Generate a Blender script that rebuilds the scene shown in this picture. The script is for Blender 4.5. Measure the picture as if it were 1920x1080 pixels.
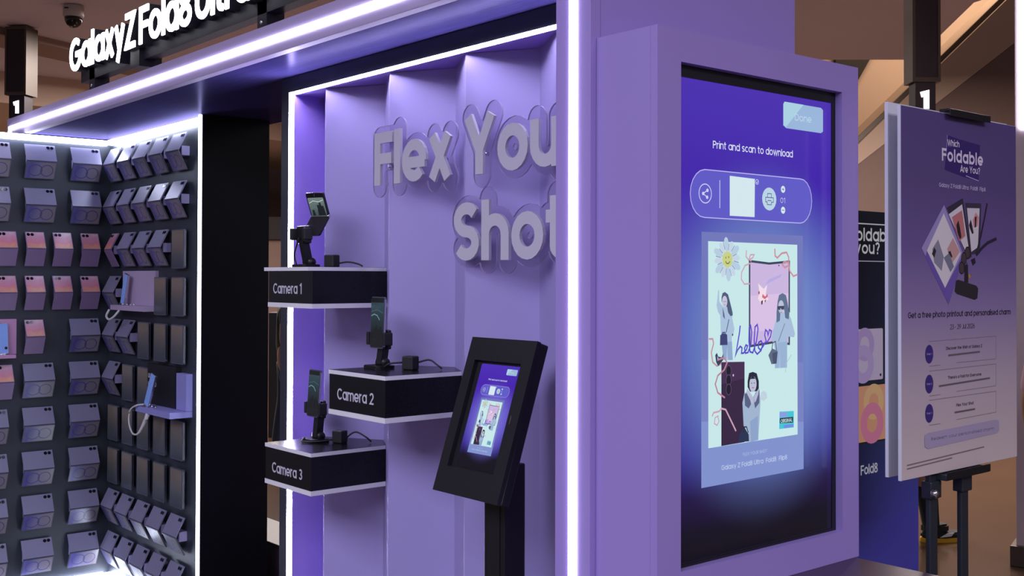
import bpy, bmesh, math, random
import numpy as np
from mathutils import Vector, Matrix
random.seed(7)
for o in list(bpy.data.objects): bpy.data.objects.remove(o, do_unlink=True)
SC = bpy.context.scene
COL = SC.collection
PI = math.pi

# ------------------------------------------------------------------ camera
CAM = Vector((1.80466, -1.74635, 1.67))
yaw, pitch, roll = (math.radians(a) for a in (40.0264, 0.8017, 0.1519))
fw = Vector((-math.cos(yaw)*math.cos(pitch), math.sin(yaw)*math.cos(pitch), math.sin(pitch)))
rt = Vector((math.sin(yaw), math.cos(yaw), 0)); up = rt.cross(fw)
rt, up = rt*math.cos(roll)+up*math.sin(roll), -rt*math.sin(roll)+up*math.cos(roll)
cd = bpy.data.cameras.new('camera'); cam = bpy.data.objects.new('camera', cd); COL.objects.link(cam)
M4 = Matrix((rt, up, -fw)).transposed().to_4x4(); M4.translation = CAM
cam.matrix_world = M4
cd.sensor_width = 36; cd.sensor_fit = 'HORIZONTAL'; cd.lens = 2085.454/1920*36
cd.shift_y = -(540-491.776)/1920
cd.clip_start = 0.05; cd.clip_end = 200
SC.camera = cam

# ------------------------------------------------------------------ light
SC.view_settings.view_transform = 'Standard'; SC.view_settings.look = 'None'
SC.view_settings.gamma = 1.0; SC.view_settings.use_curve_mapping = False
SC.view_settings.exposure = 0.0
wd = bpy.data.worlds.new('mall_ambient'); SC.world = wd; wd.use_nodes = True
bg = wd.node_tree.nodes['Background']; bg.inputs[0].default_value = (0.46, 0.43, 0.52, 1); bg.inputs[1].default_value = 0.36
def area(name, loc, rot, size, power, col, sy=None):
    d = bpy.data.lights.new(name, 'AREA'); d.energy = power; d.color = col; d.size = size
    if sy: d.shape = 'RECTANGLE'; d.size_y = sy
    o = bpy.data.objects.new(name, d); COL.objects.link(o); o.location = loc; o.rotation_euler = rot
    return o
# unseen fill lights added under the ceiling to brighten booth and mall
area('booth_fill_light', (0.8, -5.0, 4.25), (0, 0, 0), 7.0, 560, (0.76, 0.77, 1.0), 3.6)
area('booth_fill_light', (5.2, -0.4, 4.25), (0, 0, 0), 2.4, 300, (0.86, 0.82, 1.0), 3.4)
area('mall_fill_light', (-9.5, 4.5, 4.25), (0, 0, 0), 2.5, 680, (1.0, 0.88, 0.84))
area('mall_fill_light', (-3.0, 8.0, 4.25), (0, 0, 0), 2.5, 500, (1.0, 0.84, 0.78))
area('mall_fill_light', (-17, 2, 3.85), (0, 0, 0), 2.5, 680, (1.0, 0.88, 0.84))
area('mall_fill_light', (-5.5, 13.5, 7.9), (0, 0, 0), 3.0, 330, (1.0, 0.74, 0.52))

# ------------------------------------------------------------------ helpers
def srgb(h):
    v = [int(h[i:i+2], 16)/255 for i in (0, 2, 4)]
    return tuple(c/12.92 if c <= .04045 else ((c+.055)/1.055)**2.4 for c in v)
MATS = {}
def mat(name, col, rough=.5, metal=0, emit=0, ecol=None, noise=.06, nscale=9, bump=0, spec=.5, stretch=None, coat=0):
    if name in MATS: return MATS[name]
    if isinstance(col, str): col = srgb(col)
    m = bpy.data.materials.new(name); m.use_nodes = True; nt = m.node_tree
    b = nt.nodes['Principled BSDF']; b.inputs['Base Color'].default_value = (*col, 1)
    b.inputs['Roughness'].default_value = rough; b.inputs['Metallic'].default_value = metal
    b.inputs['Specular IOR Level'].default_value = spec; b.inputs['Coat Weight'].default_value = coat
    tc = nt.nodes.new('ShaderNodeTexCoord'); mp = nt.nodes.new('ShaderNodeMapping'); nz = nt.nodes.new('ShaderNodeTexNoise')
    if stretch: mp.inputs['Scale'].default_value = stretch
    nz.inputs['Scale'].default_value = nscale; nz.inputs['Detail'].default_value = 4
    nt.links.new(tc.outputs['Object'], mp.inputs[0]); nt.links.new(mp.outputs[0], nz.inputs['Vector'])
    if noise:
        mx = nt.nodes.new('ShaderNodeMix'); mx.data_type = 'RGBA'
        mx.inputs[6].default_value = tuple(c*(1-noise) for c in col)+(1,); mx.inputs[7].default_value = tuple(min(1, c*(1+noise)) for c in col)+(1,)
        nt.links.new(nz.outputs['Fac'], mx.inputs[0]); nt.links.new(mx.outputs[2], b.inputs['Base Color'])
    if bump:
        bp = nt.nodes.new('ShaderNodeBump'); bp.inputs['Strength'].default_value = bump; bp.inputs['Distance'].default_value = .002
        nt.links.new(nz.outputs['Fac'], bp.inputs['Height']); nt.links.new(bp.outputs[0], b.inputs['Normal'])
    if emit:
        b.inputs['Emission Color'].default_value = (*(ecol or col), 1); b.inputs['Emission Strength'].default_value = emit
    MATS[name] = m; return m
def print_mat(name, emit, rough, grad=None):
    """flat print: colours of the printed or displayed shapes come from a colour attribute"""
    m = bpy.data.materials.new(name); m.use_nodes = True; nt = m.node_tree; b = nt.nodes['Principled BSDF']
    a = nt.nodes.new('ShaderNodeAttribute'); a.attribute_name = 'print_colour'
    b.inputs['Roughness'].default_value = rough
    if emit:
        b.inputs['Base Color'].default_value = (.01, .01, .012, 1)
        nt.links.new(a.outputs['Color'], b.inputs['Emission Color']); b.inputs['Emission Strength'].default_value = emit
    else: nt.links.new(a.outputs['Color'], b.inputs['Base Color'])
    MATS[name] = m; return m
def ramp_mat(name, stops, axis, lo, hi, emit=0, rough=.4, glow=None, coat=0, noise=0, nscale=4):
    """vertical print gradient in object space, stops = [(pos, hex)]"""
    m = bpy.data.materials.new(name); m.use_nodes = True; nt = m.node_tree; b = nt.nodes['Principled BSDF']
    tc = nt.nodes.new('ShaderNodeTexCoord'); sp = nt.nodes.new('ShaderNodeSeparateXYZ'); mr = nt.nodes.new('ShaderNodeMapRange')
    nt.links.new(tc.outputs['Object'], sp.inputs[0]); nt.links.new(sp.outputs[axis], mr.inputs[0])
    mr.inputs[1].default_value = lo; mr.inputs[2].default_value = hi
    cr = nt.nodes.new('ShaderNodeValToRGB'); el = cr.color_ramp.elements
    while len(el) < len(stops): el.new(.5)
    for e, (p, h) in zip(el, stops): e.position = p; e.color = (*srgb(h), 1)
    fac = mr.outputs[0]
    if noise:
        nz = nt.nodes.new('ShaderNodeTexNoise'); nz.inputs['Scale'].default_value = nscale; nz.inputs['Distortion'].default_value = 1.2
        nt.links.new(tc.outputs['Object'], nz.inputs['Vector'])
        ma = nt.nodes.new('ShaderNodeMath'); ma.operation = 'MULTIPLY_ADD'; ma.inputs[1].default_value = noise
        nt.links.new(nz.outputs['Fac'], ma.inputs[0]); nt.links.new(fac, ma.inputs[2]); fac = ma.outputs[0]
    nt.links.new(fac, cr.inputs[0])
    out = cr.outputs[0]
    if glow:   # displayed soft glow behind the photo on the screen: (x, z, rx, rz, hex)
        gx, gz, rx, rz, h = glow
        mp = nt.nodes.new('ShaderNodeMapping'); mp.inputs['Location'].default_value = (-gx/rx, 0, -gz/rz); mp.inputs['Scale'].default_value = (1/rx, 0, 1/rz)
        gr = nt.nodes.new('ShaderNodeTexGradient'); gr.gradient_type = 'SPHERICAL'
        nt.links.new(tc.outputs['Object'], mp.inputs[0]); nt.links.new(mp.outputs[0], gr.inputs[0])
        mx = nt.nodes.new('ShaderNodeMix'); mx.data_type = 'RGBA'; mx.inputs[7].default_value = (*srgb(h), 1)
        sm = nt.nodes.new('ShaderNodeMapRange'); sm.interpolation_type = 'SMOOTHSTEP'; sm.inputs[2].default_value = .7
        nt.links.new(gr.outputs[1], sm.inputs[0]); nt.links.new(sm.outputs[0], mx.inputs[0]); nt.links.new(out, mx.inputs[6]); out = mx.outputs[2]
    b.inputs['Roughness'].default_value = rough; b.inputs['Coat Weight'].default_value = coat
    if emit:
        b.inputs['Base Color'].default_value = (.01, .01, .012, 1); nt.links.new(out, b.inputs['Emission Color']); b.inputs['Emission Strength'].default_value = emit
    else: nt.links.new(out, b.inputs['Base Color'])
    MATS[name] = m; return m

def link(name, me, m=None, parent=None, loc=None, rot=None):
    o = bpy.data.objects.new(name, me); COL.objects.link(o)
    if m is not None and me is not None and not me.materials: me.materials.append(MATS[m] if isinstance(m, str) else m)
    if parent is not None: o.parent = parent
    if loc is not None: o.location = loc
    if rot is not None: o.rotation_euler = rot
    return o
def fin(bm, smooth=False, recalc=True):
    if recalc: bmesh.ops.recalc_face_normals(bm, faces=bm.faces[:])
    me = bpy.data.meshes.new('mesh'); bm.to_mesh(me); bm.free()
    if smooth:
        for p in me.polygons: p.use_smooth = True
    return me
def bx(bm, x0, x1, y0, y1, z0, z1):
    v = [bm.verts.new(p) for p in ((x0,y0,z0),(x1,y0,z0),(x1,y1,z0),(x0,y1,z0),(x0,y0,z1),(x1,y0,z1),(x1,y1,z1),(x0,y1,z1))]
    for f in ((3,2,1,0),(4,5,6,7),(0,1,5,4),(1,2,6,5),(2,3,7,6),(3,0,4,7)): bm.faces.new([v[i] for i in f])
    return v
def box_me(x0, x1, y0, y1, z0, z1, bev=0, seg=2):
    bm = bmesh.new(); bx(bm, x0, x1, y0, y1, z0, z1)
    if bev: bmesh.ops.bevel(bm, geom=bm.edges[:], offset=bev, segments=seg, affect='EDGES', profile=.5)
    return fin(bm)
def boxes_me(lst, bev=0):
    bm = bmesh.new()
    for b in lst: bx(bm, *b)
    if bev: bmesh.ops.bevel(bm, geom=bm.edges[:], offset=bev, segments=1, affect='EDGES')
    return fin(bm)
def prism_me(poly, z0, z1, axis='z', bev=0):
    """extrude a 2D outline; axis z: (x,y) outline; axis y: (x,z) outline; axis x: (y,z) outline"""
    bm = bmesh.new()
    def P(p, h): return (p[0], p[1], h) if axis == 'z' else ((p[0], h, p[1]) if axis == 'y' else (h, p[0], p[1]))
    a = [bm.verts.new(P(p, z0)) for p in poly]; b = [bm.verts.new(P(p, z1)) for p in poly]
    bm.faces.new(a[::-1]); bm.faces.new(b); n = len(poly)
    for i in range(n): bm.faces.new((a[i], a[(i+1) % n], b[(i+1) % n], b[i]))
    if bev: bmesh.ops.bevel(bm, geom=bm.edges[:], offset=bev, segments=2, affect='EDGES')
    return fin(bm)
def rrect(w, h, r, n=5, cx=0, cy=0):
    pts = []
    for sx, sy, a0 in ((1,1,0),(-1,1,90),(-1,-1,180),(1,-1,270)):
        for i in range(n+1):
            a = math.radians(a0+90*i/n); pts.append((cx+sx*(w/2-r)+r*math.cos(a), cy+sy*(h/2-r)+r*math.sin(a)))
    return pts
def circ(r, n=20, cx=0, cy=0, ry=None):
    return [(cx+r*math.cos(2*PI*i/n), cy+(ry or r)*math.sin(2*PI*i/n)) for i in range(n)]
def tube_me(pts, r, n=8, smooth=True):
    bm = bmesh.new(); pts = [Vector(p) for p in pts]; rings = []
    for i, p in enumerate(pts):
        t = (pts[min(i+1, len(pts)-1)]-pts[max(i-1, 0)]).normalized()
        a = t.cross(Vector((0, 0, 1)) if abs(t.z) < .9 else Vector((1, 0, 0))).normalized(); b = t.cross(a)
        rr = r[i] if isinstance(r, (list, tuple)) else r
        rings.append([bm.verts.new(p+a*rr*math.cos(2*PI*k/n)+b*rr*math.sin(2*PI*k/n)) for k in range(n)])
    for A, B in zip(rings, rings[1:]):
        for k in range(n): bm.faces.new((A[k], A[(k+1) % n], B[(k+1) % n], B[k]))
    bm.faces.new(rings[0][::-1]); bm.faces.new(rings[-1])
    return fin(bm, smooth)
def curve_pts(ctrl, n=8):
    c = [Vector(p) for p in ctrl]; c = [c[0]*2-c[1]]+c+[c[-1]*2-c[-2]]; out = []
    for i in range(1, len(c)-2):
        for k in range(n):
            t = k/n; a, b, d, e = c[i-1], c[i], c[i+1], c[i+2]
            out.append(.5*((2*b)+(d-a)*t+(2*a-5*b+4*d-e)*t*t+(3*b-a-3*d+e)*t**3))
    return out+[c[-2]]
def lathe_me(prof, n=24, axis='z'):
    bm = bmesh.new(); rings = []
    for r, h in prof:
        ring = []
        for k in range(n):
            a = 2*PI*k/n; p = (r*math.cos(a), r*math.sin(a), h) if axis == 'z' else (r*math.cos(a), h, r*math.sin(a))
            ring.append(bm.verts.new(p))
        rings.append(ring)
    for A, B in zip(rings, rings[1:]):
        for k in range(n): bm.faces.new((A[k], A[(k+1) % n], B[(k+1) % n], B[k]))
    bm.faces.new(rings[0][::-1]); bm.faces.new(rings[-1])
    return fin(bm, True)
def tag(o, label=None, cat=None, group=None, kind=None):
    if label: o['label'] = label
    if cat: o['category'] = cat
    if group: o['group'] = group
    if kind: o['kind'] = kind
    return o
def thing(name, label, cat, loc=(0,0,0), rot=(0,0,0), group=None):
    o = bpy.data.objects.new(name, None); COL.objects.link(o); o.location = loc; o.rotation_euler = rot; o.empty_display_size = .05
    return tag(o, label, cat, group)

# ------------------------------------------------------------------ lettering: a geometric stroke alphabet (cap height 1)
XH = .78
def arc(cx, cy, rx, ry, a0, a1, n=14):
    return [(cx+rx*math.cos(math.radians(a0+(a1-a0)*i/n)), cy+ry*math.sin(math.radians(a0+(a1-a0)*i/n))) for i in range(n+1)]
def glyph(ch, h):
    """-> (width, [(polyline, closed)]) centre lines for half stroke h"""
    X = XH; W = .76; r = W/2-h
    ring = lambda w, H, y=0: (arc(w/2, y+H/2, w/2-h, H/2-h, 0, 342, 19), True)
    def arch(x0, w): q = w/2-h; return arc(x0+w/2, X-h-q, q, q, 180, 0, 10)+[(x0+w-h, 0)]
    def ess(w, H):
        ry = (H/2-h)/2; return arc(w/2, (H-h+H/2)/2, w/2-h, ry, 30, 270, 12)+arc(w/2, (h+H/2)/2, w/2-h, ry, 90, -150, 12)[1:]
    S = lambda *p: (list(p), False)
    if ch == 'a': return W, [ring(W, X), S((W-h, 0), (W-h, X))]
    if ch == 'b': return W, [ring(W, X), S((h, 0), (h, 1.02))]
    if ch == 'c': return .66, [(arc(.37, X/2, .37-h, X/2-h, 48, 312), False)]
    if ch == 'd': return W, [ring(W, X), S((W-h, 0), (W-h, 1.02))]
    if ch == 'e': return W, [(arc(W/2, X/2, r, X/2-h, -4, 318, 18), False), S((h*1.2, X/2-h*.35), (W-h*.5, X/2-h*.35))]
    if ch == 'f': return .44, [([(.16, 0), (.16, .82)]+arc(.34, .8, .18, .2-h, 180, 80, 6), False), S((0, X-h), (.42, X-h))]
    if ch == 'g': return W, [ring(W, X), (([(W-h, X), (W-h, -.02)]+arc(W/2, -.02, r, .24-h, 0, -150, 10)), False)]
    if ch == 'h': w = .70; return w, [S((h, 0), (h, 1.02)), (arch(0, w), False)]
    if ch == 'i': return 2*h, [S((h, 0), (h, X)), S((h, .9), (h, .9+2*h))]
    if ch == 'j': return .22, [S((.22-h, X), (.22-h, -.1), (.0, -.2)), S((.22-h, .9), (.22-h, 1.04))]
    if ch == 'k': return .64, [S((h, 0), (h, 1.02)), S((h, .28), (.56, X)), S((.24, .42), (.6, 0))]
    if ch == 'l': return 2*h, [S((h, 0), (h, 1.02))]
    if ch == 'm': w = .62; return w*2-2*h, [S((h, 0), (h, X)), (arch(0, w), False), (arch(w-2*h, w), False)]
    if ch == 'n': w = .70; return w, [S((h, 0), (h, X)), (arch(0, w), False)]
    if ch == 'o': return W, [ring(W, X)]
    if ch == 'p': return W, [ring(W, X), S((h, -.24), (h, X))]
    if ch == 'q': return W, [ring(W, X), S((W-h, -.24), (W-h, X))]
    if ch == 'r': return .42, [S((h, 0), (h, X)), (arc(.36, X-h-.27, .36-h, .27, 180, 85, 7), False)]
    if ch == 's': return .58, [(ess(.58, X), False)]
    if ch == 't': return .46, [([(.19, 1.0), (.19, .22)]+arc(.36, .22, .17, .22-h, 180, 280, 6), False), S((0, X-h), (.44, X-h))]
    if ch == 'u': w = .70; q = w/2-h; return w, [([(h, X)]+arc(w/2, h+q, q, q, 180, 360, 10)+[(w-h, X)], False), S((w-h, X), (w-h, 0))]
    if ch == 'v': return .68, [S((h*.9, X), (.34, h*.6), (.68-h*.9, X))]
    if ch == 'w': return 1.0, [S((h*.9, X), (.28, h*.6), (.5, X*.95), (.72, h*.6), (1-h*.9, X))]
    if ch == 'x': return .68, [S((h*1.1, 0), (.68-h*1.1, X)), S((h*1.1, X), (.68-h*1.1, 0))]
    if ch == 'y': return .70, [S((h*1.1, X), (.36, .06)), S((.70-h*1.1, X), (.22, -.24))]
    if ch == 'z': return .58, [S((.02, X-h), (.58-h*1.3, X-h), (h*1.3, h), (.57, h))]
    if ch == 'A': return .92, [S((h*.9, 0), (.46, 1-h*.6), (.92-h*.9, 0)), S((.22, .28), (.70, .28))]
    if ch == 'C': return .86, [(arc(.48, .5, .48-h, .5-h, 45, 315, 16), False)]
    if ch == 'D': return .82, [([(h, h), (h, 1-h), (.3, 1-h)]+arc(.32, .5, .5-h, .5-h, 88, -88, 12)+[(h, h)], False)]
    if ch == 'E': return .6, [S((.6, h), (h, h), (h, 1-h), (.6, 1-h)), S((h, .5), (.56, .5))]
    if ch == 'F': return .6, [S((h, 0), (h, 1-h), (.6, 1-h)), S((h, .5), (.57, .5))]
    if ch == 'G': return .92, [(arc(.48, .5, .48-h, .5-h, 48, 360, 18)+[(.5, .5)], False)]
    if ch == 'H': return .78, [S((h, 0), (h, 1)), S((.78-h, 0), (.78-h, 1)), S((h, .5), (.78-h, .5))]
    if ch == 'I': return 2*h, [S((h, 0), (h, 1))]
    if ch == 'J': return .5, [([(.5-h, 1), (.5-h, .28)]+arc(.25, .25, .25-h, .25-h, 0, -160, 8), False)]
    if ch == 'L': return .56, [S((h, 1), (h, h), (.56, h))]
    if ch == 'N': return .78, [S((h, 0), (h, 1-h), (.78-h, h), (.78-h, 1))]
    if ch == 'O': return .98, [ring(.98, 1)]
    if ch in 'PR':
        g = [S((h, 0), (h, 1)), ([(h, 1-h), (.36, 1-h)]+arc(.38, .71, .29-h, .29-h, 88, -88, 8)+[(h, .42+h)], False)]
        if ch == 'R': g.append(S((.34, .44), (.64-h, 0)))
        return .68, g
    if ch == 'S': return .68, [(ess(.68, 1), False)]
    if ch == 'T': return .7, [S((.35, 0), (.35, 1)), S((0, 1-h), (.7, 1-h))]
    if ch == 'U': return .78, [([(h, 1)]+arc(.39, .39, .39-h, .39-h, 180, 360, 12)+[(.78-h, 1)], False)]
    if ch == 'W': return 1.2, [S((h*.9, 1), (.34, h*.6), (.6, .95), (.86, h*.6), (1.2-h*.9, 1))]
    if ch == 'Y': return .84, [S((.42, 0), (.42, .42), (h*1.1, 1)), S((.42, .42), (.84-h*1.1, 1))]
    if ch == 'X': return .8, [S((h, 0), (.8-h, 1)), S((h, 1), (.8-h, 0))]
    if ch == 'Z': return .7, [S((.03, 1-h), (.7-h*1.3, 1-h), (h*1.3, h), (.69, h))]
    if ch == '0': return .66, [ring(.66, 1)]
    if ch == '1': return .36, [S((.36-h, 0), (.36-h, 1-h*.8), (.02, .80))]
    if ch == '2': return .64, [(arc(.32, .68, .32-h, .32-h, 165, -30, 10)+[(h*1.2, h), (.64, h)], False)]
    if ch == '3': return .64, [(arc(.31, .73, .27-h*.7, .27-h, 150, -80, 10)+arc(.31, .28, .33-h, .28-h, 80, -150, 12), False)]
    if ch == '6': return .66, [ring(.66, .64), ([(h*1.1, .36), (.44, 1)], False)]
    if ch == '8': return .70, [(arc(.35, .28, .35-h, .28-h*.6-.02, 0, 342, 17), True), (arc(.35, .755, .29-h*.8, .245-h*.8, 0, 342, 17), True)]
    if ch == '9': return .66, [(arc(.33, .68, .33-h, .32-h, 0, 342, 17), True), S((.66-h*1.1, .64), (.22, 0))]
    if ch == '?': return .56, [(arc(.28, .72, .28-h, .28-h, 165, -60, 9)+[(.28, .28)], False), S((.28, .0), (.28, 2*h))]
    if ch == "'": return 2*h, [S((h, .75), (h, 1))]
    if ch == '-': return .3, [S((0, .38), (.3, .38))]
    if ch == '|': return 2*h, [S((h, -.05), (h, 1.05))]
    return .3, []
def ribbon(bm, pts, hw, closed, place, thick=0, cidx=None):
    """butt-ended ribbon of half width hw along pts; place(u, v, depth) -> 3D"""
    P = [Vector((p[0], p[1])) for p in pts]
    P = [p for i, p in enumerate(P) if i == 0 or (p-P[i-1]).length > 1e-7]; n = len(P)
    L, Rr = [], []
    for i in range(n):
        if closed: a, b = P[i-1], P[(i+1) % n]
        else: a, b = P[max(i-1, 0)], P[min(i+1, n-1)]
        d1 = (P[i]-a) if (closed or i > 0) else (b-P[i]); d2 = (b-P[i]) if (closed or i < n-1) else d1
        d1 = d1.normalized() if d1.length > 1e-9 else Vector((1, 0)); d2 = d2.normalized() if d2.length > 1e-9 else d1
        n1 = Vector((-d1.y, d1.x)); n2 = Vector((-d2.y, d2.x)); m = n1+n2
        m = m.normalized() if m.length > 1e-4 else n1
        s = hw/max(.38, m.dot(n1)); L.append(P[i]+m*s); Rr.append(P[i]-m*s)
    fs = []
    f0 = [bm.verts.new(place(p.x, p.y, 0)) for p in L]; g0 = [bm.verts.new(place(p.x, p.y, 0)) for p in Rr]
    rng = range(n) if closed else range(n-1)
    for i in rng:
        j = (i+1) % n; fs.append(bm.faces.new((f0[i], g0[i], g0[j], f0[j])))
    if thick:
        f1 = [bm.verts.new(place(p.x, p.y, thick)) for p in L]; g1 = [bm.verts.new(place(p.x, p.y, thick)) for p in Rr]
        for i in rng:
            j = (i+1) % n
            bm.faces.new((f1[j], g1[j], g1[i], f1[i])); bm.faces.new((f0[j], f1[j], f1[i], f0[i])); bm.faces.new((g0[i], g1[i], g1[j], g0[j]))
        if not closed:
            bm.faces.new((f0[0], f1[0], g1[0], g0[0])); bm.faces.new((g0[-1], g1[-1], f1[-1], f0[-1]))
    return fs
def layout(s, cap, weight, track=.09, width=None):
    """-> list of (char, x offset, strokes in metres, half width), total width"""
    h = weight/2; out = []; x = 0
    for ch in s:
        w, st = glyph(ch, h)
        if ch != ' ': out.append((ch, x, st))
        x += w+track
    tot = x-track; kx = cap if width is None else width/tot
    res = []
    for ch, x0, st in out:
        res.append((ch, [([((x0+p[0])*kx, p[1]*cap) for p in pl], c) for pl, c in st]))
    return res, tot*kx, weight/2*min(cap, (kx+cap)/2)
def text_me(s, cap, weight=.13, width=None, thick=0, track=.09, align='left'):
    """lettering standing in the local XZ plane, facing -Y"""
    lay, tot, hw = layout(s, cap, weight, track, width); off = 0 if align == 'left' else -tot/2
    bm = bmesh.new()
    for ch, st in lay:
        for k, (pl, c) in enumerate(st): ribbon(bm, pl, hw, c, lambda u, v, d: (u+off, d-k*4e-5, v), thick)
    return fin(bm, recalc=False)

class Print:
    """flat printed layers in the local XZ plane facing -Y, one mesh, colours per face"""
    def __init__(s, start=0, step=.00012): s.bm = bmesh.new(); s.cl = s.bm.loops.layers.float_color.new('print_colour'); s.d = start; s.step = step
    def col(s, fs, c):
        c = (*srgb(c), 1)
        for f in fs:
            for l in f.loops: l[s.cl] = c
    def poly(s, c, pts):
        s.d += s.step; vs = [s.bm.verts.new((u, -s.d, v)) for u, v in pts]
        ar = sum(pts[i][0]*pts[(i+1) % len(pts)][1]-pts[(i+1) % len(pts)][0]*pts[i][1] for i in range(len(pts)))
        s.col([s.bm.faces.new(vs if ar > 0 else vs[::-1])], c)
    def line(s, c, w, pts, closed=False):
        s.d += s.step; s.col(ribbon(s.bm, pts, w/2, closed, lambda u, v, d: (u, -s.d, v)), c)
    def text(s, c, t, u, v, cap, width, weight, track=.09):
        s.d += s.step; lay, tot, hw = layout(t, cap, weight, track, width)
        for ch, st in lay:
            for k, (pl, cc) in enumerate(st): s.col(ribbon(s.bm, pl, hw, cc, lambda a, b, d: (u+a, -s.d-k*4e-6, v+b)), c)
    def run(s, items, k=1.0):
        for it in items:
            if it[0] == 'P': s.poly(it[1], [(a*k, b*k) for a, b in it[2]])
            elif it[0] == 'L': s.line(it[1], it[2]*k, [(a*k, b*k) for a, b in it[3]], it[4])
            elif it[0] == 'E': s.poly(it[1], circ(it[4]*k, 20, it[2]*k, it[3]*k, it[5]*k))
            elif it[0] == 'R': s.line(it[1], it[6]*k, circ(it[4]*k, 24, it[2]*k, it[3]*k, it[5]*k), True)
            elif it[0] == 'T': s.text(it[1], it[2], it[3]*k, it[4]*k, it[5]*k, it[6]*k, it[7])
    def done(s, name, m, parent): return link(name, fin(s.bm, recalc=False), m, parent)
def print_groups(items):
    out = []
    for it in items:
        if it[0] == 'M': out.append((it[1], []))
        else: out[-1][1].append(it)
    return out
# ------------------------------------------------------------------ materials
mat('lavender_paint', (.33, .24, .60), .45, noise=.03, nscale=3)
mat('lavender_pale_paint', (.38, .31, .52), .5, noise=.03, nscale=3)
mat('panel_lavender', (.38, .32, .66), .5, noise=.03, nscale=2)
mat('panel_violet_lit', (.42, .28, .88), .45, noise=.03, nscale=2)  # strip light's colour bleed put into a more saturated side panel colour
mat('black_laminate', (.008, .008, .011), .24, spec=.28, noise=.3, nscale=30, stretch=(1, 6, 6))
m = bpy.data.materials.new('soffit_laminate'); m.use_nodes = True; nt = m.node_tree; nt.nodes.remove(nt.nodes['Principled BSDF'])   # dark violet satin laminate
tc = nt.nodes.new('ShaderNodeTexCoord'); mp = nt.nodes.new('ShaderNodeMapping'); mp.inputs['Scale'].default_value = (1.5, 30, 1); nz = nt.nodes.new('ShaderNodeTexNoise'); nz.inputs['Scale'].default_value = 3
cr = nt.nodes.new('ShaderNodeValToRGB'); cr.color_ramp.elements[0].color = (.036, .030, .12, 1); cr.color_ramp.elements[1].color = (.060, .050, .18, 1)
df = nt.nodes.new('ShaderNodeBsdfDiffuse'); gl = nt.nodes.new('ShaderNodeBsdfGlossy'); gl.inputs['Roughness'].default_value = .24; gl.inputs['Color'].default_value = (.62, .56, .95, 1)
mx = nt.nodes.new('ShaderNodeMixShader'); mx.inputs[0].default_value = .035
for a_, b_ in ((tc.outputs['Object'], mp.inputs[0]), (mp.outputs[0], nz.inputs['Vector']), (nz.outputs['Fac'], cr.inputs[0]), (cr.outputs[0], df.inputs[0]), (df.outputs[0], mx.inputs[1]), (gl.outputs[0], mx.inputs[2]), (mx.outputs[0], nt.nodes['Material Output'].inputs[0])): nt.links.new(a_, b_)
MATS['soffit_laminate'] = m
mat('black_matte', (.007, .007, .009), .5)
mat('charcoal_panel', (.026, .032, .046), .42, noise=.1)
mat('charcoal_frame', (.03, .033, .05), .3)
mat('white_edge', (.80, .78, .84), .4)
mat('led_white', (1, 1, 1), emit=13, ecol=(.80, .80, 1.0), noise=0)
mat('led_frame', (1, 1, 1), emit=78, ecol=(.74, .72, 1.0), noise=0)
mat('led_wall', (1, 1, 1), emit=18, ecol=(.74, .80, 1.0), noise=0)
mat('sign_face', (1, 1, 1), emit=6, ecol=(.92, .93, 1.0), noise=0)
mat('sign_return', (.012, .012, .02), .4)
mat('letter_pearl', (.60, .57, .68), .38, noise=.02)
mat('acrylic_edge_highlight', (.50, .46, .66), .12, noise=.02)  # paler rim colour paints in the highlight lines of the clear sheet
mat('counter_plum', (.045, .024, .05), .35)
mat('black_plastic', (.008, .008, .011), .38)
mat('rubber_black', (.012, .012, .013), .6)
mat('dummy_silver', (.21, .20, .31), .32, noise=.02)
mat('dummy_white', (.56, .52, .64), .4, noise=.02)
mat('dummy_lilac', (.24, .165, .31), .35, noise=.02)
mat('dummy_edge', (.09, .09, .13), .3)
mat('lens_black', (.006, .006, .008), .12)
mat('steel_dark', (.05, .06, .08), .35, metal=.6)
mat('steel_bright', (.7, .7, .72), .25, metal=1)
mat('foam_white', (.72, .72, .78), .6)
mat('cable_white', (.6, .58, .6), .5)
mat('phone_blue', (.16, .26, .62), .25, emit=.12, ecol=(.25, .45, 1.0))
mat('chrome_edge', (.75, .75, .8), .15, metal=1)
mat('bronze', (.085, .065, .05), .4, metal=.3)
mat('sign_maroon', (.012, .005, .012), .35)
mat('floor_tile', (.075, .042, .022), .22, noise=.22, nscale=1.3, coat=.2)
mat('floor_inlay', (.09, .03, .025), .2)
mat('ceiling_paint', (.66, .57, .66), .8, noise=.03, nscale=.6)
mat('ceiling_band', (.33, .23, .19), .8)
mat('mall_wall', (.60, .44, .34), .7, noise=.08, nscale=.5)
mat('mall_wall_brown', (.22, .14, .11), .7, noise=.08, nscale=.6)
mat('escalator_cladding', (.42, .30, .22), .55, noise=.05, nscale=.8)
mat('escalator_brown', (.16, .10, .08), .6)  # brown side cladding of the escalator
mat('dark_opening', (.012, .008, .008), .6)
mat('cctv_white', (.5, .46, .44), .4)
mat('dome_smoke', (.01, .01, .012), .08)
mat('red_sign', (.35, .02, .03), .5)
mat('violet_glow', (.3, .08, .8), emit=.35, ecol=(.45, .12, 1.0))
print_mat('screen_print', 1.0, .3)
print_mat('paper_print', 0, .5)
print_mat('board_print_glow', .38, .4)  # extra glow put into the standee print to brighten its pictures
ramp_mat('wallpaper_swirl', [(0, '38337c'), (.35, '66629c'), (.55, '545090'), (.75, '7a7696'), (1, '827a80')], 0, -.12, .1, rough=.3, noise=.45, nscale=7)
ramp_mat('wallpaper_sunset', [(0, 'd0b478'), (.3, 'd49878'), (.55, 'c87a8c'), (.8, 'c08ca4'), (1, 'c8a4b4')], 2, -.085, .03, rough=.25, noise=.5, nscale=16)
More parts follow.
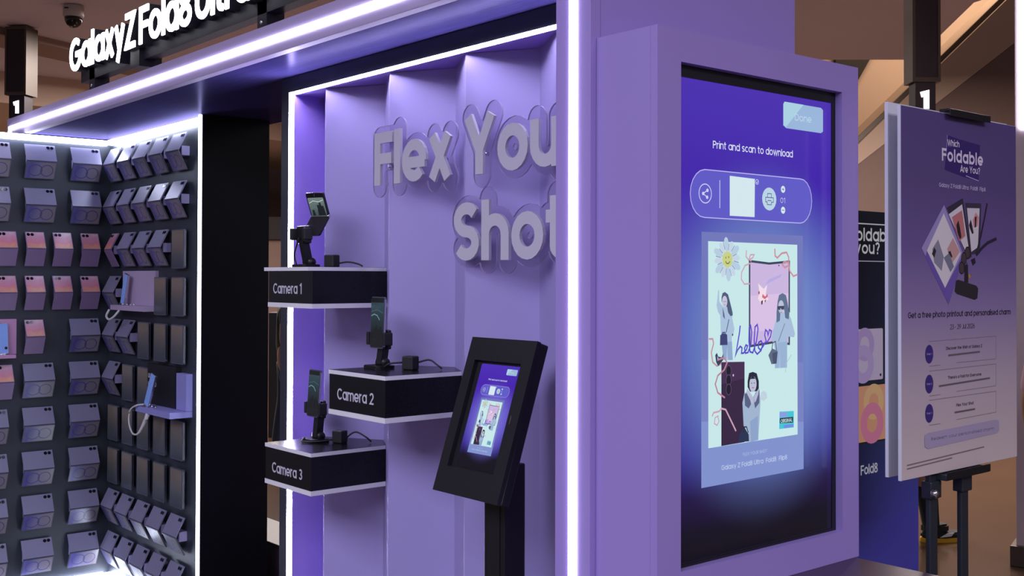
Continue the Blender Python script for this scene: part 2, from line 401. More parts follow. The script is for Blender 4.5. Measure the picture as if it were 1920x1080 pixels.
ramp_mat('wallpaper_dusk', [(0, '343e52'), (.5, '585a5c'), (1, '7c7266')], 2, -.2, -.02, rough=.22, noise=.15, nscale=14)

# clear acrylic: thin sheet, see-through with a fresnel reflection
m = bpy.data.materials.new('clear_acrylic'); m.use_nodes = True; nt = m.node_tree; nt.nodes.remove(nt.nodes['Principled BSDF'])
tr = nt.nodes.new('ShaderNodeBsdfTransparent'); tr.inputs[0].default_value = (.93, .91, .95, 1)
gl = nt.nodes.new('ShaderNodeBsdfGlossy'); gl.inputs['Roughness'].default_value = .03
lw_ = nt.nodes.new('ShaderNodeLayerWeight'); lw_.inputs[0].default_value = .5
pw_ = nt.nodes.new('ShaderNodeMath'); pw_.operation = 'POWER'; pw_.inputs[1].default_value = 4; nt.links.new(lw_.outputs['Facing'], pw_.inputs[0])
fr = nt.nodes.new('ShaderNodeMath'); fr.operation = 'MULTIPLY_ADD'; fr.inputs[1].default_value = .6; fr.inputs[2].default_value = .04; nt.links.new(pw_.outputs[0], fr.inputs[0])
mx = nt.nodes.new('ShaderNodeMixShader'); nt.links.new(fr.outputs[0], mx.inputs[0]); nt.links.new(tr.outputs[0], mx.inputs[1]); nt.links.new(gl.outputs[0], mx.inputs[2])
nt.links.new(mx.outputs[0], nt.nodes['Material Output'].inputs[0]); MATS['clear_acrylic'] = m

# ------------------------------------------------------------------ the mall
tag(link('floor', box_me(-40, 14, -10, 34, -.1, 0), 'floor_tile'), kind='structure')
tag(link('ceiling', prism_me([(-40, -10), (14, -10), (14, 1.5), (-3.45, 8.398), (-4.495, 9.605), (-5.244, 10.559), (-6.181, 9.472), (-9.5, 13), (-40, 33)], 4.3, 4.5), 'ceiling_paint'), kind='structure')
tag(link('ceiling', box_me(-40, 14, 4, 34, 8.0, 8.2), 'ceiling_band'), kind='structure')
tag(link('wall_back', box_me(-40, 14, 24, 24.2, 0, 8), 'mall_wall_brown'), kind='structure')
tag(link('wall_left', box_me(-30.2, -30, -10, 34, 0, 8), 'mall_wall'), kind='structure')
# brown band and lighter bulkhead across the ceiling at the left
tag(link('trim_2', prism_me([(-11.1, 1.3), (-12.8, 5.2), (-12.2, 5.4), (-10.5, 1.4)], 4.22, 4.3), 'ceiling_band'), kind='structure')
tag(link('trim_3', prism_me([(-13.3, -3), (-13.3, 3.4), (-15.5, 9.8), (-19, 9.8), (-19, -3)], 3.9, 4.3), 'mall_wall'), kind='structure')
tag(link('trim_4', box_me(-40, 14, 19.0, 19.35, .0, .004), 'floor_inlay'), kind='structure')
tag(link('trim_5', box_me(-40, 14, 12.4, 12.6, .0, .004), 'floor_inlay'), kind='structure')
hall = Matrix.Translation((-8.73, 13.63, 0)) @ Matrix.Rotation(math.radians(50), 4, 'Z')
w_ = tag(link('wall_right', box_me(-3, 9, 0, .2, 0, 7.99), 'mall_wall'), kind='structure'); w_.matrix_world = hall
o_ = tag(link('dark_void', prism_me([(.20, 4.40), (.20, 5.40), (.86, 5.40), (.42, 4.62)], -.12, -.002, 'y'), 'dark_opening'), kind='structure'); o_.matrix_world = hall  # added dark block imitates the shaded void under the ceiling edge
# escalator crossing the hall behind the poster stand
es = thing('escalator', 'inclined escalator with pale underside rising behind the poster stand', 'escalator', (-6.314, 10.328, 0), (0, 0, math.radians(50)))
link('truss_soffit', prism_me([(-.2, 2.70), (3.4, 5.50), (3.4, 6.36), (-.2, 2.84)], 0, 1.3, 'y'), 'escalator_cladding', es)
link('side_cladding', prism_me([(-.2, 0), (3.4, 0), (3.4, 5.495), (-.2, 2.695)], .01, 1.29, 'y'), 'escalator_brown', es)
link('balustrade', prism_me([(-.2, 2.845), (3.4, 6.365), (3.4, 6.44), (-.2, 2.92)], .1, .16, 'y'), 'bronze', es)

# ------------------------------------------------------------------ booth canopy: fascia, soffit, light line
can = thing('booth_canopy', 'long lavender booth fascia with a white light line and dark soffit', 'canopy')
ZS = 2.406
link('fascia_board', box_me(-4.47, -.117, 0, .035, ZS, 2.508, .0015), 'lavender_pale_paint', can)
link('light_strip', box_me(-4.43, -.118, -.005, .002, 2.4425, 2.4645), 'led_white', can)
link('light_strip', box_me(-4.43, -4.41, -.006, .002, 2.20, 2.441), 'led_white', can)
link('end_leg', box_me(-4.47, -4.375, 0, .10, 0.02, ZS), 'lavender_pale_paint', can)
link('soffit_panel', box_me(-4.47, -.117, .035, .80, ZS, ZS+.03), 'soffit_laminate', can)
link('top_cover', box_me(-4.47, -.117, .035, .80, ZS+.03, 2.500), 'lavender_pale_paint', can)

# corner tower with the vertical light line
tow = thing('corner_tower', 'lavender corner pillar with a bright vertical light line', 'pillar')
link('front_panel', box_me(-.116, 0, 0, .03, 0, 3.0), 'lavender_paint', tow)
link('side_panel', box_me(-.03, 0, .0312, .765, 0, 3.0), 'lavender_paint', tow)
link('inner_panel', box_me(-.116, -.09, .0312, .765, 0, 3.0), 'lavender_paint', tow)
link('light_strip', box_me(-.0684, -.0452, -.004, .002, 0.02, 3.0), 'led_white', tow)

# ------------------------------------------------------------------ lit sign on posts above the fascia
sg = thing('channel_letter_sign', 'white lit raised lettering standing on posts above the booth fascia', 'sign', (-3.674, .06, 2.652))
def big_word(s, cap, weight, track, width, thick, parent, x0, mface, mside, name='letter', face_t=.006):
    lay, tot, hw = layout(s, cap, weight, track, width)
    for ch, st in lay:
        bm = bmesh.new()
        for k, (pl, c) in enumerate(st): ribbon(bm, pl, hw, c, lambda u, v, d: (u+x0, d-k*2e-4, v), face_t)
        o = link(name, fin(bm, recalc=False), mface, parent)
        if mside:
            bm = bmesh.new()
            for pl, c in st: ribbon(bm, pl, hw*1.02, c, lambda u, v, d: (u+x0, d+face_t, v), thick)
            link('return', fin(bm, recalc=False), mside, o)
    return tot
big_word('Galaxy', .158, .17, .05, .700, .075, sg, 0, 'sign_face', 'sign_return')
big_word('Z', .158, .17, .05, .115, .075, sg, .706, 'sign_face', 'sign_return')
big_word('Fold8', .158, .17, .05, .520, .075, sg, .867, 'sign_face', 'sign_return')
big_word('Ultra', .158, .17, .05, .46, .075, sg, 1.426, 'sign_face', 'sign_return')
big_word('Fold8', .158, .17, .05, .520, .075, sg, 1.98, 'sign_face', 'sign_return')
link('rail', box_me(.02, 2.52, .05, .10, -.045, .012), 'sign_return', sg)
link('driver_box', box_me(.70, .80, .03, .13, -.075, .03), 'sign_return', sg)
for x in (.17, 1.88):
    p = link('post', box_me(x-.035, x+.035, .05, .12, -.146, .03), 'sign_return', sg)
    link('bolt', lathe_me([(.006, -.003), (.008, 0), (.006, .004)], 8, 'y'), 'steel_bright', p, (x, .048, -.075))

# ------------------------------------------------------------------ alcove with pleated back
alc = thing('photo_alcove', 'dark framed alcove with a pleated lavender back and white light edge', 'alcove')
XA = -1.82
fr_x0 = -1.906
link('frame_post', box_me(fr_x0, -1.849, .25, .80, 0, 2.404), 'charcoal_frame', alc)
link('frame_head', box_me(-1.849, -.118, .25, .44, 2.348, 2.404), 'charcoal_frame', alc)
link('light_strip', box_me(-1.849, -1.829, .249, .2545, .02, 2.348), 'led_frame', alc)
link('light_strip', box_me(-1.829, -.118, .249, .2545, 2.3405, 2.3475), 'led_frame', alc)
link('side_panel', box_me(-1.849, XA, .2555, .44, .02, 2.337), 'panel_violet_lit', alc)
link('ceiling_panel', box_me(XA, -.118, .257, .44, 2.337, 2.347), 'panel_violet_lit', alc)
verts = [(-1.819, .383)]
x, ridge = -1.617, True
while x < -.2:
    verts.append((x, .268 if ridge else .383)); x += .2022; ridge = not ridge
for i, (a, b) in enumerate(zip(verts, verts[1:])):
    link('back_panel', prism_me([a, b, (b[0], .40), (a[0], .40)], .02, 2.336), 'panel_lavender', alc)

# acrylic-backed lettering
def acrylic_word(s, cap, weight, track, width, margin, depth, parent, x0, z0, res=.0035):
    lay, tot, hw = layout(s, cap, weight, track, width)
    segs = []
    for ch, st in lay:
        for pl, c in st:
            q = pl+[pl[0]] if c else pl
            segs += list(zip(q, q[1:]))
    pad = hw+margin+.01
    xs = np.arange(-pad, tot+pad, res); zs = np.arange(-.25*cap-pad, cap+pad, res)
    GX, GZ = np.meshgrid(xs, zs, indexing='ij'); D = np.full(GX.shape, 9.)
    for (ax, az), (bx_, bz) in segs:
        dx, dz = bx_-ax, bz-az; L2 = dx*dx+dz*dz+1e-12
        t = np.clip(((GX-ax)*dx+(GZ-az)*dz)/L2, 0, 1); D = np.minimum(D, np.hypot(GX-ax-t*dx, GZ-az-t*dz))
    D -= hw+margin
    bm = bmesh.new(); cache = {}
    def V(key, x, z):
        if key not in cache: cache[key] = bm.verts.new((x0+x, 0, z0+z))
        return cache[key]
    ni, nj = D.shape
    for i in range(ni-1):
        for j in range(nj-1):
            c = [(i, j), (i+1, j), (i+1, j+1), (i, j+1)]; d = [D[p] for p in c]
            if min(d) > 0: continue
            ring = []
            for k in range(4):
                p, q = c[k], c[(k+1) % 4]; dp, dq = d[k], d[(k+1) % 4]
                if dp <= 0: ring.append(V(p, xs[p[0]], zs[p[1]]))
                if (dp <= 0) != (dq <= 0):
                    t = dp/(dp-dq); e = (min(p, q), max(p, q)); ring.append(V(e, xs[p[0]]+t*(xs[q[0]]-xs[p[0]]), zs[p[1]]+t*(zs[q[1]]-zs[p[1]])))
            if len(ring) >= 3:
                try: bm.faces.new(ring)
                except ValueError: pass
    bmesh.ops.dissolve_limit(bm, angle_limit=math.radians(4), verts=bm.verts[:], edges=bm.edges[:])
    bmesh.ops.triangulate(bm, faces=bm.faces[:])
    bmesh.ops.recalc_face_normals(bm, faces=bm.faces[:])
    r_ = bmesh.ops.extrude_face_region(bm, geom=bm.faces[:])
    bmesh.ops.translate(bm, vec=(0, depth, 0), verts=[v for v in r_['geom'] if isinstance(v, bmesh.types.BMVert)])
    me_ = fin(bm); me_.materials.append(MATS['clear_acrylic']); me_.materials.append(MATS['acrylic_edge_highlight'])
    for p_ in me_.polygons: p_.material_index = 1 if abs(p_.normal.y) < .5 else 0
    link('acrylic_backing', me_, None, parent)
    for ch, st in lay:
        bm = bmesh.new()
        for k, (pl, c) in enumerate(st): ribbon(bm, pl, hw, c, lambda u, v, d: (u+x0, -.010+d-k*2e-4, v+z0), .0095+k*2e-4)
        link('letter', fin(bm, recalc=False), 'letter_pearl', parent)
for s, x0, z0, w, lab in (('Flex', -1.255, 1.968, .418, 'first word of the raised pearl lettering on clear acrylic, upper left'),
                     ('Your', -.777, 1.968, .50, 'second word of the pearl acrylic lettering, beside the light pillar'),
                     ('Shot', -.824, 1.720, .49, 'lower word of the pearl acrylic lettering, below the top line')):
    t = thing('acrylic_lettering', lab, 'lettering', (0, .246, 0), group='acrylic lettering in the alcove')
    acrylic_word(s, .170, .205, .055, w, .021, .005, t, x0, z0)
    for k in range(3): link('standoff', lathe_me([(.006, 0), (.006, .0155)], 10, 'y'), 'steel_bright', t, (x0+w*(.15+.35*k), .0055, z0+.06))

# ------------------------------------------------------------------ camera display boxes
def display_box(txt, x0, x1, y0, z0, z1, tw, tx, tz, tshift, label):
    b = thing('display_box', label, 'display box', (0, 0, 0), group='camera display boxes')
    def zig(x):  # wall line behind the box
        t = ((x+1.617)/.2022) % 2; return .268+(.115*t if t < 1 else .115*(2-t))
    xs = [x0]+[v[0] for v in verts if x0 < v[0] < x1]+[x1]
    back = lambda a, c: [(q, zig(q)-.001) for q in ([a]+[v[0] for v in verts if a < v[0] < c]+[c])][::-1]
    body = [(x0+.002, y0+.002), (x1-.002, y0+.002)]+back(x0+.002, x1-.002)
    link('body', prism_me(body, z0+.015, z1-.012), 'black_laminate', b)
    a0, a1 = x0+tshift, x1+tshift
    link('top_panel', prism_me([(a0+.0012, y0+.0012), (a1-.0012, y0+.0012)]+back(a0+.0012, a1-.0012), z1-.011, z1+.0006), 'black_laminate', b)
    link('white_edging', prism_me([(a0, y0), (a1, y0)]+back(a0, a1), z1-.012, z1), 'white_edge', b)
    link('white_edging', prism_me([(x0, y0), (x1, y0)]+back(x0, x1), z0, z0+.015), 'white_edge', b)
    link('lettering', text_me(txt, .034, .15, tw, .0008), 'letter_pearl', b, (tx, y0+.0005, tz))
    return b
display_box('Camera 1', -1.585, -1.290, .030, 1.571, 1.703, .189, -1.549, 1.616, -.028, 'black display box reading Camera 1, topmost of the three')
display_box('Camera 2', -1.178, -.866, .024, 1.252, 1.387, .201, -1.128, 1.300, 0, 'black display box reading Camera 2, beside the tablet kiosk')
display_box('Camera 3', -1.617, -1.309, .039, .976, 1.111, .201, -1.567, 1.019, 0, 'black display box reading Camera 3, lowest of the three')

# phones in desktop holders, chargers and cords
ramp_mat('camera_view', [(0, '05080a'), (.45, '0d181c'), (.7, '203a44'), (1, '34525c')], 2, -.085, .07, emit=.6, rough=.15, noise=.12, nscale=22)
ramp_mat('camera_view_flip', [(0, '2a3438'), (.4, '52646a'), (1, '8a9c9c')], 2, -.01, .08, emit=.6, rough=.15, noise=.4, nscale=30)
def holder(loc, label, tilt, plug, cord, hgt=.062):
    h = thing('phone_holder', label, 'phone holder', loc, group='desktop phone holders')
    link('base_plate', prism_me(rrect(.085, .07, .012), 0, .010, bev=.002), 'black_plastic', h)
    link('hinge', lathe_me([(.013, -.024), (.015, -.018), (.015, .018), (.013, .024)], 14, 'y'), 'black_plastic', h, (0, .012, .018), (0, 0, PI/2))
    link('arm', prism_me([(.020, .012), (-.004, .014), (.004+tilt*.5, hgt), (.028+tilt*.5, hgt)], -.014, .014, 'x'), 'black_plastic', h)
    link('cradle', box_me(-.041, .041, .005, .019, hgt-.008, hgt+.052, .004), 'black_plastic', h, (0, tilt*.4, 0))
    for s in (-1, 1): link('clamp', box_me(s*.045-.007, s*.045+.007, -.016, .016, hgt+.004, hgt+.044, .003), 'rubber_black', h, (0, tilt*.4, 0))
    return h
def cord(pts, par):
    o_ = Vector(par.location); return link('power_cord', tube_me([p-o_ for p in curve_pts(pts)], .0028, 8), 'rubber_black', par)
def plug(loc, label):
    p = thing('power_adapter', label, 'adapter', loc, (0, 0, 0), 'power adapters on the display boxes')
    link('housing', box_me(-.021, .021, -.017, .017, 0, .042, .004), 'rubber_black', p, None, (0, 0, .3))
    link('cord_collar', lathe_me([(.006, 0), (.004, .014)], 10, 'y'), 'rubber_black', p, (-.004, .017, .012), (0, 0, .3))
    return p
def slab_phone(loc, rot, label):
    t = thing('bar_phone', label, 'phone', loc, rot, 'phones in holders')
    link('body', prism_me(rrect(.074, .160, .007, cy=.0), -.004, .004, 'y', bev=.0008), 'dummy_edge', t)
    link('screen', prism_me(rrect(.069, .154, .005), -.0046, -.0042, 'y'), 'camera_view', t)
    v_ = Print(.0047, .00002)
    v_.line('6a8c96', .003, [(-.033, .02), (-.018, .026), (.0, .022), (.014, .008)]); v_.line('3c5c66', .002, [(-.033, .034), (.0, .04), (.032, .03)])
    for x_, h_ in ((-.026, .018), (-.014, .026), (-.003, .034), (.008, .022), (.020, .029), (.029, .016)):
        v_.poly('070c0e', [(x_-.006, -.05), (x_+.006, -.05), (x_+.005, -.05+h_), (x_-.005, -.05+h_)]); v_.poly('0a1012', circ(.0045, 10, x_, -.046+h_))
    v_.poly('0a0c0e', [(-.0345, .062), (.0345, .062), (.0345, .077), (-.0345, .077)])
    v_.done('camera_image', 'screen_print', t)
    link('side_rail', box_me(.0368, .0378, -.003, .003, -.072, .072), 'chrome_edge', t)
    link('volume_key', box_me(.0378, .0385, -.0015, .0015, .02, .045), 'chrome_edge', t)
B3, B2, B1 = (-1.535, .185, 1.1118), (-1.112, .165, 1.3878), (-1.525, .14, 1.7038)
holder(B3, 'black holder clamping the phone on the lowest display box', 0, None, None, .088)
slab_phone((B3[0], B3[1]-.004, B3[2]+.163), (math.radians(-4), 0, 0), 'slim phone upright in the holder on the lowest display box')
pg = plug((B3[0]+.085, B3[1]+.045, B3[2]), 'black power adapter on the lowest display box')
cord([(B3[0]+.09, B3[1]+.062, B3[2]+.012), (B3[0]+.11, B3[1]+.09, B3[2]+.035), (B3[0]+.145, B3[1]+.11, B3[2]+.02), (B3[0]+.155, B3[1]+.125, B3[2]+.004)], pg)
cord([(B3[0]-.02, B3[1]-.03, B3[2]+.012), (B3[0]+.01, B3[1]-.055, B3[2]+.005), (B3[0]+.05, B3[1]-.02, B3[2]+.006), (B3[0]+.075, B3[1]+.03, B3[2]+.012)], pg)
holder(B2, 'black holder clamping the phone on the middle display box', 0, None, None, .068)
slab_phone((B2[0], B2[1]-.004, B2[2]+.142), (math.radians(-2), 0, 0), 'slim phone upright in the holder on the middle display box')
pg = plug((B2[0]+.105, B2[1]+.045, B2[2]), 'black power adapter on the middle display box')
cord([(B2[0]+.11, B2[1]+.062, B2[2]+.02), (B2[0]+.14, B2[1]+.09, B2[2]+.03), (B2[0]+.17, B2[1]+.10, B2[2]+.015), (B2[0]+.18, B2[1]+.11, B2[2]+.004)], pg)
cord([(B2[0]+.04, B2[1]-.01, B2[2]+.006), (B2[0]+.06, B2[1]+.0, B2[2]+.018), (B2[0]+.085, B2[1]+.03, B2[2]+.022)], pg)
holder(B1, 'black holder clamping the folding phone on the topmost display box', -.05, None, None, .088)
pg = plug((B1[0]+.085, B1[1]+.05, B1[2]), 'black power adapter on the topmost display box')
cord([(B1[0]+.09, B1[1]+.066, B1[2]+.012), (B1[0]+.12, B1[1]+.09, B1[2]+.018), (B1[0]+.15, B1[1]+.11, B1[2]+.012), (B1[0]+.165, B1[1]+.12, B1[2]+.004)], pg)
cord([(B1[0]-.03, B1[1]-.02, B1[2]+.01), (B1[0]-.034, B1[1]-.025, B1[2]+.045), (B1[0]-.012, B1[1]-.02, B1[2]+.10)], pg)
fl = thing('flip_phone', 'folding phone bent open with a grey street view on its upper half', 'phone', (B1[0]+.014, B1[1]+.048, B1[2]+.174), (0, 0, math.radians(22)))
lo = link('lower_half', prism_me(rrect(.074, .085, .006, cy=-.0425), -.004, .004, 'y', bev=.0008), 'black_plastic', fl, None, (math.radians(-38), 0, 0))
hi = link('upper_half', prism_me(rrect(.074, .085, .006, cy=.0425), -.004, .004, 'y', bev=.0008), 'black_plastic', fl, None, (math.radians(24), 0, 0))
link('screen', prism_me(rrect(.066, .066, .004, cy=.036), -.0047, -.0042, 'y'), 'camera_view_flip', hi)
link('camera_lens', lathe_me([(.004, -.0008), (.004, 0)], 12, 'y'), 'lens_black', hi, (0, -.0042, .079))
link('hinge', lathe_me([(.005, -.037), (.0055, -.035), (.0055, .035), (.005, .037)], 12, 'y'), 'chrome_edge', fl, None, (0, 0, PI/2))
v_ = Print(.0048, .00002)
for x_, h_ in ((-.020, .012), (.004, .030), (.013, .038), (.022, .026)):
    v_.poly('141c20', [(x_-.006, .005), (x_+.006, .005), (x_+.005, .005+h_), (x_-.005, .005+h_)]); v_.poly('182226', circ(.005, 10, x_, .009+h_))
v_.line('b8c8c4', .0025, [(-.030, .050), (-.012, .058), (.010, .054), (.030, .060)]); v_.line('5c7074', .003, [(-.030, .030), (-.010, .036), (.0, .028)])
v_.done('camera_image', 'screen_print', hi)
link('top_rail', box_me(-.033, .033, -.002, .002, .0852, .0858), 'chrome_edge', hi)

# ------------------------------------------------------------------ tablet kiosk
kt = thing('tablet_kiosk', 'black tablet kiosk on a pole in front of the pleated wall', 'kiosk', (-.4395, -.02, 0))
tilt = math.atan2(.132, .397)
head = bpy.data.objects.new('enclosure', None)
W_, H_ = .267, .418
def ring_me(w, h, hx0, hx1, hz0, hz1, y0, y1):
    """rectangular plate (x -w/2..w/2, z 0..h) with a rectangular window, y0 front .. y1 back"""
    bm = bmesh.new(); o = [(-w/2, 0), (w/2, 0), (w/2, h), (-w/2, h)]; i_ = [(hx0, hz0), (hx1, hz0), (hx1, hz1), (hx0, hz1)]
    A = [[bm.verts.new((p[0], y, p[1])) for p in q] for y in (y0, y1) for q in (o, i_)]
    fo, fi, bo, bi = A
    for k in range(4):
        j = (k+1) % 4
        bm.faces.new((fo[k], fo[j], fi[j], fi[k])); bm.faces.new((bo[j], bo[k], bi[k], bi[j]))
        bm.faces.new((fo[j], fo[k], bo[k], bo[j])); bm.faces.new((fi[k], fi[j], bi[j], bi[k]))
    return fin(bm)
bpy.data.objects.remove(head)
en = link('enclosure', ring_me(W_, H_, -.0985, .0915, .069, .356, 0, .012), 'black_plastic', kt, (0, 0, 1.1135), (-tilt, 0, 0))
link('back_shell', box_me(-W_/2+.001, W_/2-.001, .0125, .042, .001, H_-.001, .004), 'black_plastic', en)
link('key_slot', box_me(.103, .105, -.0006, .001, .20, .222), 'steel_bright', en)
link('key_slot', box_me(-.012, -.0105, -.0006, .001, .357, .372), 'dark_opening', en)
TVW, TVH = .622, 1.12
kS = .165/.622
scr = link('tablet_screen', prism_me(rrect(.172, .276, .003), -.0012, 0, 'y'), ramp_mat('tablet_glow', [(0, '07040c'), (.13, '0b0718'), (.25, '3a2a9c'), (.55, '4f3ab8'), (.8, '4a20b8'), (1, '5030c0')], 2, -.14, .14, emit=.85, rough=.12, glow=(0, -.01, .11, .115, '7a70e0')), kt, None)
scr.parent = kt
cs, sn = math.cos(tilt), math.sin(tilt)
vz, vy = .2116, .0115
scr.location = (.0096, vz*sn+vy*cs, 1.1135+vz*cs-vy*sn); scr.rotation_euler = (-tilt, 0, 0)
link('pole', box_me(-.030, .055, .09, .16, .012, 1.19, .004), 'black_plastic', kt)
link('pole_cover', box_me(-.012, .037, .088, .0895, .02, 1.10), 'black_matte', kt)
link('tilt_bracket', prism_me([(.05, 1.13), (.14, 1.13), (.14, 1.30), (.12, 1.30)], -.035, .015, 'x'), 'black_plastic', kt)
link('base_plate', box_me(-.2, .2, -.12, .25, 0, .012, .004), 'black_plastic', kt)
